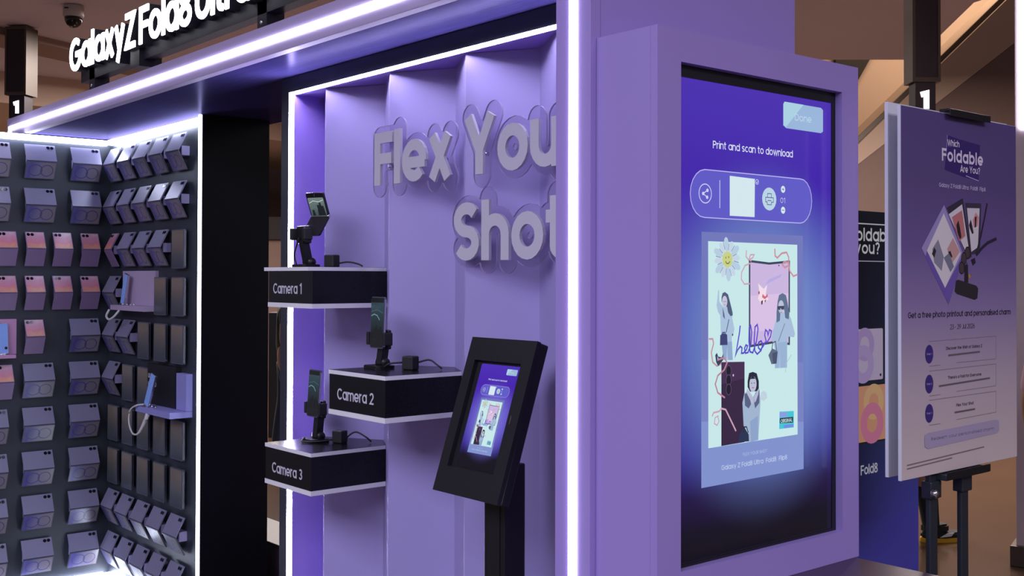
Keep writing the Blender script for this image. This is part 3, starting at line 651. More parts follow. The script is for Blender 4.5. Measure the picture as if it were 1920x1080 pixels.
TV_PRINT=[('M','done_button'),('P','97b4d8',[(0.0912,0.5067),(0.0962,0.513),(0.2468,0.5128),(0.2556,0.5077),(0.2555,0.4538),(0.2466,0.4491),(0.1025,0.449),(0.0911,0.4549)]),('P','a9cfe0',[(0.0912,0.5067),(0.0962,0.513),(0.1735,0.5132),(0.1025,0.4521),(0.0911,0.4549)]),('T','c3d6ea','Done',0.1377,0.4712,0.017,0.0687,0.12),('M','headline_text'),('T','dfe6f5','Print and scan to download',-0.1717,0.379,0.0172,0.3009,0.13),('M','menu_pill'),('P','5d57c4',[(-0.2002,0.2203),(-0.2156,0.2224),(-0.2294,0.2295),(-0.2403,0.2409),(-0.2473,0.2555),(-0.2497,0.2719),(-0.2473,0.2886),(-0.2404,0.3039),(-0.2295,0.3165),(-0.2157,0.325),(-0.2002,0.3286),(0.1601,0.3286),(0.1746,0.3268),(0.1878,0.3198),(0.1983,0.3082),(0.205,0.2932),(0.2073,0.2763),(0.205,0.2592),(0.1982,0.2436),(0.1876,0.231),(0.1744,0.2228),(0.1599,0.2196)]),('L','b9b4ee',0.0022,[(-0.2002,0.2203),(-0.2156,0.2224),(-0.2294,0.2295),(-0.2403,0.2409),(-0.2473,0.2555),(-0.2497,0.2719),(-0.2473,0.2886),(-0.2404,0.3039),(-0.2295,0.3165),(-0.2157,0.325),(-0.2002,0.3286),(0.1601,0.3286),(0.1746,0.3268),(0.1878,0.3198),(0.1983,0.3082),(0.205,0.2932),(0.2073,0.2763),(0.205,0.2592),(0.1982,0.2436),(0.1876,0.231),(0.1744,0.2228),(0.1599,0.2196)],True),('R','cfd0f4',-0.1986,0.2745,0.0215,0.0215,0.0022),('L','cfd0f4',0.0022,[(-0.1909,0.2821),(-0.2056,0.2742),(-0.192,0.2663)],False),('E','cfd0f4',-0.1909,0.2821,0.004,0.004),('E','cfd0f4',-0.2056,0.2742,0.004,0.004),('E','cfd0f4',-0.192,0.2663,0.004,0.004),('L','cfd0f4',0.0022,[(-0.1477,0.3075),(-0.1477,0.2435)],False),('P','d3e6ec',[(-0.1121,0.3198),(-0.0194,0.318),(-0.0207,0.2277),(-0.1122,0.2276)]),('R','cfd0f4',-0.011,0.3114,0.0055,0.0055,0.0015),('L','cfd0f4',0.0015,[(-0.014,0.3112),(-0.0116,0.3087),(-0.0068,0.3146)],False),('E','b9d3e4',0.0356,0.2732,0.0275,0.0275),('L','47518f',0.0018,[(0.0216,0.2752),(0.0215,0.2658),(0.0276,0.2661),(0.0276,0.2597),(0.0436,0.2596),(0.0436,0.2657),(0.0516,0.266),(0.0516,0.2766),(0.0216,0.2767)],True),('L','47518f',0.0018,[(0.0289,0.2771),(0.0289,0.2861),(0.0436,0.2861),(0.0436,0.277)],False),('L','47518f',0.0018,[(0.0289,0.2695),(0.0436,0.2694)],False),('E','d3e6ec',0.0897,0.2992,0.0085,0.0085),('L','47518f',0.0016,[(0.0846,0.2993),(0.0947,0.2991)],False),('L','47518f',0.0016,[(0.0897,0.303),(0.0897,0.2953)],False),('T','cfd0f4','01',0.0789,0.2658,0.0129,0.0189,0.1),('E','d3e6ec',0.0896,0.2486,0.0085,0.0085),('L','47518f',0.0016,[(0.0846,0.2488),(0.0946,0.2485)],False),('M','photo_card'),('P','6f76b8',[(-0.2115,0.1879),(0.1698,0.1887),(0.1692,-0.1227),(-0.2114,-0.105)]),('P','7f90cc',[(-0.2121,-0.2375),(0.1718,-0.2685),(0.1716,-0.3855),(-0.212,-0.3871)]),('P','767fc0',[(-0.2121,-0.0998),(0.172,-0.1243),(0.1718,-0.2692),(-0.2121,-0.2381)]),('P','c6e6e8',[(-0.1888,0.1672),(0.1464,0.1659),(0.1472,-0.2986),(-0.188,-0.3002)]),('M','daisy_sticker'),('P','c4d2e6',[(-0.1101,0.1295),(-0.099,0.1343),(-0.0878,0.1378),(-0.0798,0.1363),(-0.0756,0.1316),(-0.0788,0.1262),(-0.0863,0.1231),(-0.098,0.1243),(-0.1098,0.1268)]),('L','6c7f9c',0.0016,[(-0.102,0.1343),(-0.087,0.14)],False),('P','b6cbe0',[(-0.1118,0.1359),(-0.1036,0.1468),(-0.0946,0.1565),(-0.0859,0.1596),(-0.0792,0.1574),(-0.0792,0.1503),(-0.0849,0.143),(-0.097,0.1375),(-0.1099,0.1333)]),('L','6c7f9c',0.0016,[(-0.1066,0.1451),(-0.095,0.1592)],False),('P','c4d2e6',[(-0.1179,0.1381),(-0.1166,0.15),(-0.1139,0.1615),(-0.1086,0.1677),(-0.1025,0.1689),(-0.0994,0.1635),(-0.1005,0.1554),(-0.1073,0.1459),(-0.1154,0.1369)]),('L','6c7f9c',0.0016,[(-0.118,0.1474),(-0.1154,0.1633)],False),('P','b6cbe0',[(-0.1243,0.1398),(-0.1297,0.1523),(-0.1336,0.165),(-0.1319,0.174),(-0.1266,0.1787),(-0.1205,0.1752),(-0.117,0.1666),(-0.1183,0.1534),(-0.1211,0.1401)]),('L','6c7f9c',0.0016,[(-0.1296,0.1489),(-0.1361,0.1659)],False),('P','c4d2e6',[(-0.1292,0.1355),(-0.1389,0.1427),(-0.1475,0.1507),(-0.1502,0.1584),(-0.1483,0.1643),(-0.142,0.1643),(-0.1356,0.1593),(-0.1307,0.1486),(-0.127,0.1371)]),('L','6c7f9c',0.0016,[(-0.1374,0.1401),(-0.1498,0.1503)],False),('P','b6cbe0',[(-0.1339,0.1309),(-0.1475,0.1325),(-0.1604,0.1354),(-0.1674,0.1414),(-0.1688,0.1484),(-0.1627,0.1519),(-0.1535,0.1506),(-0.1428,0.1429),(-0.1326,0.1338)]),('L','6c7f9c',0.0016,[(-0.1445,0.1308),(-0.1624,0.1338)],False),('P','c4d2e6',[(-0.1327,0.1245),(-0.1438,0.1197),(-0.155,0.1162),(-0.163,0.1177),(-0.1672,0.1224),(-0.164,0.1278),(-0.1565,0.1309),(-0.1448,0.1297),(-0.133,0.1272)]),('L','6c7f9c',0.0016,[(-0.1408,0.1197),(-0.1558,0.114)],False),('P','b6cbe0',[(-0.131,0.1181),(-0.1392,0.1072),(-0.1482,0.0975),(-0.1569,0.0944),(-0.1636,0.0966),(-0.1636,0.1037),(-0.1579,0.111),(-0.1458,0.1165),(-0.1329,0.1207)]),('L','6c7f9c',0.0016,[(-0.1362,0.1089),(-0.1478,0.0948)],False),('P','c4d2e6',[(-0.1249,0.1159),(-0.1262,0.104),(-0.1289,0.0925),(-0.1342,0.0863),(-0.1403,0.0851),(-0.1434,0.0905),(-0.1423,0.0986),(-0.1355,0.1081),(-0.1274,0.1171)]),('L','6c7f9c',0.0016,[(-0.1248,0.1066),(-0.1274,0.0907)],False),('P','b6cbe0',[(-0.1185,0.1142),(-0.1131,0.1017),(-0.1092,0.089),(-0.1109,0.08),(-0.1162,0.0753),(-0.1223,0.0788),(-0.1258,0.0874),(-0.1245,0.1006),(-0.1217,0.1139)]),('L','6c7f9c',0.0016,[(-0.1132,0.1051),(-0.1067,0.0881)],False),('P','c4d2e6',[(-0.1136,0.1185),(-0.1039,0.1113),(-0.0953,0.1033),(-0.0926,0.0956),(-0.0945,0.0897),(-0.1008,0.0897),(-0.1072,0.0947),(-0.1121,0.1054),(-0.1158,0.1169)]),('L','6c7f9c',0.0016,[(-0.1054,0.1139),(-0.093,0.1037)],False),('P','b6cbe0',[(-0.1089,0.1231),(-0.0953,0.1215),(-0.0824,0.1186),(-0.0754,0.1126),(-0.074,0.1056),(-0.0801,0.1021),(-0.0893,0.1034),(-0.1,0.1111),(-0.1102,0.1202)]),('L','6c7f9c',0.0016,[(-0.0983,0.1232),(-0.0804,0.1202)],False),('E','c6cf82',-0.1214,0.1264,0.0185,0.0185),('L','4a4a20',0.002,[(-0.1278,0.1228),(-0.1243,0.1175),(-0.1179,0.1169),(-0.1119,0.1224)],False),('L','4a4a20',0.002,[(-0.1268,0.133),(-0.1268,0.1285)],False),('L','4a4a20',0.002,[(-0.1174,0.1344),(-0.1164,0.1299)],False),('M','open_phone_picture'),('P','c9b4de',[(-0.0404,0.1238),(0.0342,0.1188),(0.1133,0.1243),(0.113,-0.0758),(0.034,-0.0687),(-0.0405,-0.0758)]),('P','d6bfe2',[(-0.0374,0.0422),(0.1104,0.0477),(0.1103,-0.0395),(-0.0374,-0.0419)]),('P','b7a8e2',[(0.0182,0.068),(0.0342,0.0812),(0.0857,0.0946),(0.0774,0.0862),(0.0395,0.0746)]),('L','39425c',0.0055,[(-0.0405,-0.0758),(-0.0404,0.1238),(0.0342,0.1188),(0.1133,0.1243),(0.1131,0.0007)],False),('L','39425c',0.0055,[(-0.0405,-0.0758),(0.0474,-0.0698)],False),('L','39425c',0.0055,[(0.1131,-0.0396),(0.113,-0.0758),(0.102,-0.0748)],False),('E','303850',0.072,0.1145,0.002,0.002),('P','f0dce8',[(-0.0082,0.0713),(0.0129,0.0582),(0.0261,0.068),(0.0208,0.045),(0.0314,0.0334),(0.0049,0.0222),(-0.0093,0.0355),(-0.003,0.0485)]),('P','d06a80',[(0.0086,0.0467),(0.0181,0.0401),(0.0277,0.0466),(0.0288,0.04),(0.0171,0.0336),(0.0065,0.0386)]),('P','5a3040',[(0.0023,0.0288),(0.0102,0.032),(0.0086,0.0222),(0.0038,0.0206)]),('E','c05068',-0.0051,0.0495,0.003,0.004),('P','8a4860',[(0.0234,0.0335),(0.0181,0.0253),(0.0155,0.0303)]),('M','ribbon_scribble'),('L','c9a2b6',0.0035,[(-0.0523,0.1489),(-0.0538,0.1343),(-0.0446,0.1264),(-0.029,0.1314),(-0.0238,0.139),(-0.0368,0.1388),(-0.042,0.1296),(-0.0342,0.1233)],False),('L','c9a2b6',0.0035,[(-0.0342,0.1194),(-0.0574,0.1133),(-0.0702,0.0971),(-0.0712,0.081),(-0.06,0.0698),(-0.0394,0.0707)],False),('L','c88f9c',0.0045,[(0.0558,0.1548),(0.0568,0.1376),(0.0655,0.1327),(0.083,0.144),(0.1023,0.1466),(0.1106,0.135),(0.1105,0.1148),(0.095,0.1097),(0.0857,0.1163),(0.0928,0.1241),(0.1105,0.1216),(0.115,0.1014),(0.13,0.0887),(0.1469,0.0932)],False),('M','figure_picture'),('P','a9c0da',[(-0.1548,0.0055),(-0.1606,0.0213),(-0.1587,0.0307),(-0.1548,0.0564),(-0.1514,0.0564),(-0.1509,0.0306),(-0.1376,0.0178),(-0.1104,0.0174),(-0.1015,0.0045),(-0.1045,-0.0082),(-0.0965,-0.0338),(-0.1005,-0.0465),(-0.1055,-0.0463),(-0.1065,-0.0654),(-0.1025,-0.1053),(-0.1362,-0.1037),(-0.1426,-0.0641),(-0.146,-0.0325),(-0.1475,-0.001)]),('P','8fa8cc',[(-0.1426,-0.0641),(-0.1055,-0.0622),(-0.1025,-0.1053),(-0.1194,-0.1045),(-0.1229,-0.0711),(-0.1263,-0.1042),(-0.1362,-0.1037)]),('P','4d5878',[(-0.1426,0.0399),(-0.1391,0.0494),(-0.1303,0.0519),(-0.1194,0.0461),(-0.1129,0.0301),(-0.1055,0.011),(-0.1025,-0.0018),(-0.1104,-0.0042),(-0.1194,0.0048),(-0.1229,0.0176),(-0.1376,0.021),(-0.1426,0.0305)]),('P','5b6888',[(-0.1391,0.0178),(-0.1327,0.0019),(-0.1303,-0.0108),(-0.1376,-0.0043)]),('E','c3c4d8',-0.1317,0.0297,0.0095,0.0135),('L','5c4a66',0.0015,[(-0.1352,0.0298),(-0.1322,0.0294)],False),('L','5c4a66',0.0015,[(-0.1293,0.03),(-0.1263,0.0297)],False),('L','a07a8a',0.0015,[(-0.1332,0.0228),(-0.1293,0.0227)],False),('L','4c5480',0.0025,[(-0.1164,-0.0111),(-0.1263,-0.0409)],False),('P','3b4173',[(-0.1474,-0.0466),(-0.1362,-0.0422),(-0.1229,-0.0458),(-0.1214,-0.0696),(-0.1484,-0.0695)]),('L','3b4173',0.0025,[(-0.1426,-0.0467),(-0.1391,-0.0405),(-0.1303,-0.0408),(-0.1273,-0.0466)],False),('P','3b3f60',[(-0.1055,-0.0447),(-0.1005,-0.0449),(-0.102,-0.0502),(-0.1055,-0.0489)]),('M','figure_picture'),('P','a6bcd8',[(0.0664,0.0015),(0.1048,0.0008),(0.1187,-0.0129),(0.1354,-0.0504),(0.1326,-0.0604),(0.1103,-0.058),(0.1047,-0.0628),(0.1035,-0.1331),(0.0555,-0.1323),(0.0544,-0.0843),(0.0501,-0.0676),(0.0421,-0.064),(0.0475,-0.0444),(0.0583,-0.0182)]),('P','97b0d2',[(0.0664,-0.0715),(0.1025,-0.0694),(0.1035,-0.1331),(0.0772,-0.1317),(0.075,-0.0851),(0.0706,-0.1314),(0.0555,-0.1323)]),('P','5d6f8e',[(0.0665,0.0281),(0.0719,0.043),(0.0856,0.0479),(0.0994,0.0427),(0.1049,0.0276),(0.1131,-0.0027),(0.1103,-0.0161),(0.0965,-0.0124),(0.0927,0.0077),(0.0773,0.0013),(0.0751,-0.0186),(0.0621,-0.0233),(0.0621,0.0016)]),('E','bcc0d6',0.0801,0.0146,0.0115,0.016),('P','384260',[(0.0654,0.0165),(0.0927,0.0171),(0.0905,0.0084),(0.0817,0.0079),(0.0784,0.0129),(0.0762,0.0073),(0.0675,0.0081)]),('L','a07a8a',0.0018,[(0.0762,0.0013),(0.0839,0.0012)],False),('L','6f80a2',0.0025,[(0.0948,-0.0257),(0.0691,-0.0683)],False),('P','5b6880',[(0.0303,-0.0998),(0.0447,-0.0839),(0.0663,-0.0914),(0.062,-0.121),(0.042,-0.1217)]),('L','4a546c',0.0028,[(0.0437,-0.0855),(0.0474,-0.0708),(0.0582,-0.0679),(0.062,-0.0896)],False),('P','47506a',[(0.0447,-0.0955),(0.0663,-0.0931),(0.062,-0.121),(0.049,-0.1217)]),('M','ribbon_scribble'),('L','a9bccc',0.002,[(0.1213,-0.102),(0.0991,-0.1228),(0.0969,-0.1444)],False),('M','hello_scribble'),('L','5548c4',0.0042,[(-0.0758,-0.0264),(-0.0788,-0.0439),(-0.0864,-0.0725),(-0.094,-0.0971),(-0.0854,-0.0827),(-0.0753,-0.0745),(-0.0692,-0.0789),(-0.0712,-0.0907),(-0.0641,-0.091),(-0.0524,-0.0828),(-0.0488,-0.0745),(-0.0549,-0.0723),(-0.06,-0.0799),(-0.057,-0.0913),(-0.0472,-0.0901),(-0.0364,-0.0711),(-0.0333,-0.0421),(-0.0374,-0.0274),(-0.0426,-0.0321),(-0.0436,-0.0644),(-0.0395,-0.0888),(-0.0292,-0.0914),(-0.0156,-0.0653),(-0.0093,-0.0362),(-0.0125,-0.0257),(-0.0208,-0.0311),(-0.024,-0.0618),(-0.0214,-0.0879),(-0.0125,-0.0954),(0.0022,-0.0872),(0.0085,-0.0727),(0.0022,-0.0647),(-0.0073,-0.0682),(-0.0083,-0.0803),(-0.0005,-0.0861),(0.0101,-0.0777),(0.0191,-0.0672)],False),('L','5548c4',0.0038,[(0.0234,-0.0706),(0.0159,-0.0517),(0.0191,-0.0387),(0.0266,-0.0438),(0.0287,-0.0524),(0.034,-0.0391),(0.0421,-0.0426),(0.0383,-0.0557),(0.0234,-0.0706)],False),('M','ribbon_scribble'),('L','c48f9e',0.004,[(-0.1876,-0.0538),(-0.1741,-0.0542),(-0.1713,-0.0646),(-0.179,-0.0846),(-0.1741,-0.1067),(-0.1596,-0.1162),(-0.1377,-0.11)],False),('P','333b58',[(-0.1654,-0.0915),(-0.1596,-0.0861),(-0.1548,-0.095),(-0.1426,-0.0972),(-0.1362,-0.088),(-0.1377,-0.1037),(-0.1548,-0.117),(-0.1621,-0.1073)]),('P','aebccc',[(-0.1587,-0.0933),(-0.1538,-0.0989),(-0.1572,-0.1059)]),('M','tall_phone_picture'),('P','33203f',[(-0.1439,-0.1081),(-0.06,-0.111),(-0.0601,-0.298),(-0.1439,-0.2993)]),('P','432a4e',[(-0.1439,-0.1081),(-0.06,-0.111),(-0.06,-0.15),(-0.1439,-0.1583)]),('E','1a1226',-0.1178,-0.1293,0.009,0.0125),('R','5c4668',-0.1178,-0.1293,0.009,0.0125,0.0016),('E','1a1226',-0.1179,-0.1507,0.009,0.0125),('R','5c4668',-0.1179,-0.1507,0.009,0.0125,0.0016),('E','1a1226',-0.1179,-0.172,0.009,0.0125),('R','5c4668',-0.1179,-0.172,0.009,0.0125,0.0016),('E','d8c8e8',-0.1013,-0.1404,0.0022,0.0028),('M','ribbon_scribble'),('L','b88296',0.0042,[(-0.1565,-0.1023),(-0.1337,-0.0984),(-0.1235,-0.1104),(-0.1337,-0.1262),(-0.1565,-0.1381),(-0.1655,-0.157),(-0.1565,-0.177),(-0.1312,-0.1901)],False),('M','ribbon_scribble'),('L','c9a2b6',0.0042,[(-0.1765,-0.229),(-0.1715,-0.2214),(-0.1515,-0.2196),(-0.1439,-0.2137),(-0.1286,-0.2174),(-0.1107,-0.2424),(-0.0915,-0.2697)],False),('M','ribbon_scribble'),('L','c9a2b6',0.003,[(-0.154,-0.2292),(-0.1665,-0.2331),(-0.169,-0.2458),(-0.159,-0.2508),(-0.1525,-0.2423),(-0.1575,-0.2289)],False),('M','balloon_picture'),('P','c0d0dc',[(0.0115,-0.1828),(0.0225,-0.1886),(0.0247,-0.2006),(0.0115,-0.2075),(-0.0021,-0.2022),(0.0006,-0.1872)]),('M','figure_picture'),('P','9fb2ce',[(-0.0611,-0.1848),(-0.0478,-0.179),(-0.0318,-0.1985),(-0.0157,-0.1811),(-0.0048,-0.1784),(-0.0005,-0.2073),(-0.0049,-0.2542),(-0.0093,-0.2976),(-0.0426,-0.2999),(-0.0452,-0.2777),(-0.0638,-0.2594),(-0.068,-0.206)]),('P','8ba2c8',[(-0.0399,-0.2514),(-0.0103,-0.2403),(-0.0093,-0.2976),(-0.0362,-0.2992)]),('P','566080',[(-0.0606,-0.1865),(-0.0452,-0.1825),(-0.0361,-0.2116),(-0.0452,-0.2209),(-0.0585,-0.2133)]),('P','566080',[(-0.0184,-0.1859),(-0.0048,-0.1801),(-0.0049,-0.2104),(-0.0211,-0.2227),(-0.0254,-0.2056)]),('P','1f2338',[(-0.0489,-0.1573),(-0.0436,-0.1382),(-0.0291,-0.1363),(-0.0146,-0.1407),(-0.007,-0.1597),(-0.007,-0.1799),(-0.0168,-0.1827),(-0.0398,-0.1819),(-0.0489,-0.1706)]),('E','b9bcd2',-0.0291,-0.1651,0.0135,0.0185),('P','1f2338',[(-0.0425,-0.1543),(-0.0291,-0.145),(-0.0157,-0.1558),(-0.0211,-0.1528),(-0.0372,-0.1526)]),('L','38304c',0.0016,[(-0.0361,-0.162),(-0.0318,-0.163)],False),('L','38304c',0.0016,[(-0.0264,-0.1629),(-0.0216,-0.1625)],False),('L','a05a70',0.0018,[(-0.0329,-0.1733),(-0.0254,-0.1734)],False),('P','b4b8d0',[(-0.0505,-0.1739),(-0.0425,-0.181),(-0.0292,-0.1953),(-0.0254,-0.209),(-0.0318,-0.2119),(-0.0425,-0.1977),(-0.0532,-0.1837)]),('P','b4b8d0',[(-0.0059,-0.1749),(-0.013,-0.1812),(-0.0238,-0.1957),(-0.0243,-0.209),(-0.0184,-0.2061),(-0.0092,-0.1899)]),('P','243050',[(-0.0795,-0.278),(-0.0611,-0.263),(-0.0452,-0.281),(-0.0436,-0.2978),(-0.0837,-0.2961)]),('L','1c2440',0.0028,[(-0.0638,-0.276),(-0.0611,-0.263),(-0.0532,-0.263),(-0.0468,-0.2775)],False),('M','original_sticker'),('P','42c3d4',[(0.0726,-0.2371),(0.1297,-0.2397),(0.1296,-0.2797),(0.0714,-0.2789)]),('P','8d9ae0',[(0.0737,-0.2393),(0.1032,-0.2405),(0.1032,-0.2526),(0.0737,-0.251)]),('P','6a8fe0',[(0.0895,-0.2705),(0.1285,-0.2713),(0.1285,-0.2789),(0.0895,-0.2784)]),('P','1c2a3a',[(0.0737,-0.253),(0.1268,-0.2537),(0.1268,-0.2677),(0.0737,-0.2654)]),('T','c6e6e8','ORIGINAL',0.077,-0.265,0.0089,0.0469,0.16),('M','caption_text'),('T','a9b8e0','FLEX YOUR SHOT',-0.0664,-0.3298,0.0073,0.0904,0.13),('T','c0cdea','Galaxy Z Fold8 Ultra  Fold8  Flip8',-0.1439,-0.3543,0.011,0.2464,0.13)]  # lighter corner of the done button is a painted screen reflection
POSTER_PRINT=[('M','logo_panel'),('P','37256c',[(-0.0779,0.4111),(-0.0117,0.4047),(0.0954,0.3981),(0.0865,0.3002),(0.0075,0.3056),(-0.0928,0.3193),(-0.0839,0.3652)]),('L','b8a8e0',0.0018,[(-0.0779,0.4111),(-0.0839,0.3652)],False),('L','b8a8e0',0.0022,[(0.0175,0.3098),(0.0865,0.3002)],False),('M','headline_text'),('T','e9e2ee','Which',-0.0781,0.3833,0.0168,0.0623,0.15),('M','headline_text'),('T','e0d6ea','Foldable',-0.1069,0.3421,0.0334,0.2186,0.2),('M','headline_text'),('T','e9e2ee','Are You?',-0.0123,0.3183,0.018,0.1062,0.15),('M','product_text'),('T','c9bfe0','Galaxy Z Fold8 Ultra  Fold8  Flip8',-0.1214,0.2731,0.0107,0.2461,0.15),('M','photo_cards'),('P','3c3448',[(0.0136,0.237),(0.1003,0.2393),(0.0929,0.1034),(0.0423,0.0983)]),('P','d8d2d8',[(0.023,0.2236),(0.0915,0.2254),(0.0811,0.1193),(0.0456,0.1063)]),('P','d88f94',[(0.0536,0.1918),(0.0698,0.2138),(0.087,0.2011),(0.0803,0.1767),(0.0588,0.1722)]),('P','2a2430',[(0.0333,0.1778),(0.0429,0.1941),(0.0482,0.1836),(0.0587,0.1573),(0.0501,0.1544),(0.0375,0.17)]),('P','30282f',[(0.0643,0.2002),(0.0751,0.2033),(0.0717,0.1737),(0.0642,0.1724)]),('P','332d40',[(-0.0831,0.2196),(0.0011,0.2491),(0.0476,0.093),(0.0285,0.0864)]),('P','d8d2d8',[(-0.0731,0.2029),(-0.0032,0.2325),(0.0298,0.122),(0.0181,0.1032)]),('P','c07878',[(-0.057,0.1957),(-0.0033,0.2167),(0.0141,0.1481),(-0.0193,0.133)]),('P','2c2026',[(-0.0335,0.1756),(-0.0231,0.1891),(-0.015,0.171),(-0.0068,0.1449),(-0.0152,0.1384),(-0.0275,0.1549)]),('P','9c90c4',[(-0.0962,0.2268),(0.0023,0.0987),(-0.0755,-0.0346),(-0.208,0.1121)]),('P','dcd6da',[(-0.0983,0.2045),(-0.0102,0.1017),(-0.0923,0.0095),(-0.1822,0.106)]),('P','6c58a8',[(-0.1822,0.105),(-0.0923,0.0095),(0.0002,0.0987),(0.0022,0.0871),(-0.0755,-0.0346),(-0.19,0.0897)]),('P','8c8a9c',[(-0.156,0.1105),(-0.1265,0.1357),(-0.0989,0.091),(-0.1091,0.0538),(-0.1464,0.075)]),('P','2b2833',[(-0.158,0.0977),(-0.1462,0.1148),(-0.1365,0.1058),(-0.1464,0.0877)]),('P','c89c98',[(-0.0817,0.1119),(-0.0511,0.1417),(-0.0153,0.1053),(-0.0617,0.0707)]),('P','7c7c90',[(-0.0989,0.0884),(-0.0717,0.1017),(-0.0465,0.0656),(-0.0649,0.0509)]),('P','2b2833',[(-0.0767,0.1042),(-0.0646,0.107),(-0.0545,0.0916),(-0.0606,0.0889)]),('L','2a2238',0.007,[(0.0712,0.1014),(0.0964,0.1476),(0.1186,0.2022),(0.1332,0.2408)],False),('L','2a2238',0.009,[(0.0712,0.0977),(0.1071,0.1198),(0.1347,0.1323),(0.1851,0.1454)],False),('E','4a3c40',0.0244,0.1033,0.0135,0.0155),('R','20181c',0.0244,0.1033,0.0135,0.0155,0.003),('E','4a3c40',0.0054,0.0882,0.0135,0.0155),('R','20181c',0.0054,0.0882,0.0135,0.0155,0.003),('E','4a3c40',-0.0063,0.0628,0.0135,0.0155),('R','20181c',-0.0063,0.0628,0.0135,0.0155,0.003),('P','262030',[(0.0423,0.085),(0.0636,0.0906),(0.0689,0.0773),(0.0528,0.0691)]),('L','3a3038',0.004,[(0.021,0.0768),(0.0157,0.0556),(0.024,0.0371),(0.042,0.0451)],False),('E','c08848',0.0346,0.0408,0.006,0.006),('P','262228',[(0.0084,0.0714),(0.0263,0.0715),(0.0281,0.0238),(0.0071,0.0239)]),('P','2c282e',[(-0.0364,0.0291),(-0.0241,0.0312),(0.0707,0.0153),(0.0814,0.0077),(0.0769,-0.019),(0.0629,-0.0232),(-0.0315,-0.0065),(-0.0438,0.0004)]),('M','body_text'),('T','2c2434','Get a free photo printout and personalised charm',-0.2733,-0.066,0.0152,0.5389,0.15),('T','4a404e','23 - 29 Jul 2026',-0.0672,-0.0993,0.0131,0.1293,0.1),('L','8a7a86',0.0012,[(-0.1716,-0.1271),(0.1806,-0.1245)],False),('L','8a7a86',0.0012,[(-0.1719,-0.1908),(-0.1173,-0.1903)],False),('L','8a7a86',0.0012,[(-0.0356,-0.1881),(0.1801,-0.1874)],False),('L','a89aa4',0.001,[(0.1806,-0.1245),(0.1801,-0.1874)],False),('E','3d2a78',-0.1726,-0.1598,0.0195,0.024),('T','b8aede','Step 1',-0.1856,-0.1617,0.0045,0.0261,0.14),('T','3a3040','Discover the Wish of Galaxy Z',-0.0884,-0.1522,0.0079,0.191,0.15),('L','6a5c66',0.0045,[(-0.0767,-0.1671),(0.0898,-0.1641)],False),('L','8a7a86',0.0012,[(-0.1719,-0.2032),(0.18,-0.2013)],False),('L','8a7a86',0.0012,[(-0.1723,-0.2669),(-0.1177,-0.2669)],False),('L','8a7a86',0.0012,[(-0.0361,-0.2638),(0.1796,-0.2617)],False),('L','a89aa4',0.001,[(0.18,-0.2013),(0.1796,-0.2617)],False),('E','3d2a78',-0.173,-0.2363,0.0195,0.024),('T','b8aede','Step 2',-0.186,-0.2382,0.0046,0.0261,0.14),('T','3a3040',"There's a Fold for Everyone",-0.0798,-0.2289,0.0079,0.177,0.15),('L','6a5c66',0.0045,[(-0.1247,-0.2447),(0.1446,-0.2385)],False),('L','8a7a86',0.0012,[(-0.1723,-0.2779),(0.1795,-0.2767)],False),('L','8a7a86',0.0012,[(-0.1726,-0.3416),(-0.1181,-0.3421)],False),('L','8a7a86',0.0012,[(-0.0365,-0.338),(0.1791,-0.3346)],False),('L','a89aa4',0.001,[(0.1795,-0.2767),(0.1791,-0.3346)],False),('E','3d2a78',-0.1734,-0.3113,0.0195,0.024),('T','b8aede','Step 3',-0.1864,-0.3131,0.0046,0.0261,0.14),('T','3a3040','Flex Your Shot',-0.0363,-0.3039,0.0079,0.0913,0.15),('L','6a5c66',0.0045,[(-0.0456,-0.3187),(0.0617,-0.3173)],False),('P','a99cb8',[(-0.197,-0.3751),(-0.1952,-0.3653),(-0.1797,-0.3608),(0.1759,-0.3551),(0.1941,-0.359),(0.196,-0.3863),(0.1837,-0.3926),(-0.1799,-0.4016),(-0.1954,-0.3956)]),('T','5a4e70','Redeem your personalised charm',-0.165,-0.3821,0.0082,0.3306,0.15),('L','7c6e74',0.003,[(-0.2799,-0.4332),(0.1106,-0.4239)],False),('L','7c6e74',0.003,[(-0.2799,-0.4421),(-0.06,-0.4365)],False)]

dd = .00125
for nm, items in print_groups(TV_PRINT):
    P_ = Print(dd, .000015); P_.run(items, .2525); dd = P_.d
    po = P_.done(nm, 'screen_print', scr); po.location = (0, 0, 0)

# ------------------------------------------------------------------ big portrait screen in its cabinet
tv = thing('screen_cabinet', 'lavender cabinet holding a tall portrait touch screen', 'cabinet', (.187, .3967, .959), (0, 0, PI/2))
w2 = .7587
link('front_frame', ring_me(w2, 1.255, .093-.3967, .704-.3967, .074, 1.184, 0, .02), 'lavender_paint', tv)
link('side_panel', box_me(-w2/2, -w2/2+.018, .0205, .186, 0, 1.255), 'lavender_paint', tv)
link('side_panel', box_me(w2/2-.018, w2/2, .0205, .186, 0, 1.255), 'lavender_paint', tv)
link('top_panel', box_me(-w2/2+.0185, w2/2-.0185, .0205, .186, 1.237, 1.255), 'lavender_paint', tv)
link('bottom_panel', box_me(-w2/2+.0185, w2/2-.0185, .0205, .186, 0, .018), 'lavender_paint', tv)
link('bezel', ring_me(.66, 1.16, -.3055, .292, .03, 1.107, .0205, .030), 'black_plastic', tv, (0, 0, .05))
scr2 = link('screen', box_me(-.325, .315, .0225, .032, -.552, .545), ramp_mat('screen_glow', [(0, '05020c'), (.06, '0c0520'), (.13, '22104c'), (.22, '3a30a0'), (.55, '5048c0'), (.78, '4420b8'), (1, '5030c0')], 2, -.55, .55, emit=.80, rough=.10, glow=(.02, -.06, .44, .46, '7590d6')), tv, (.0018, .0, 1.587-.959))
dd = 0
for nm, items in print_groups(TV_PRINT):
    P_ = Print(dd, .000015); P_.run(items); dd = P_.d
    po = P_.done(nm, 'screen_print', scr2); po.location = (0, .0224, 0)
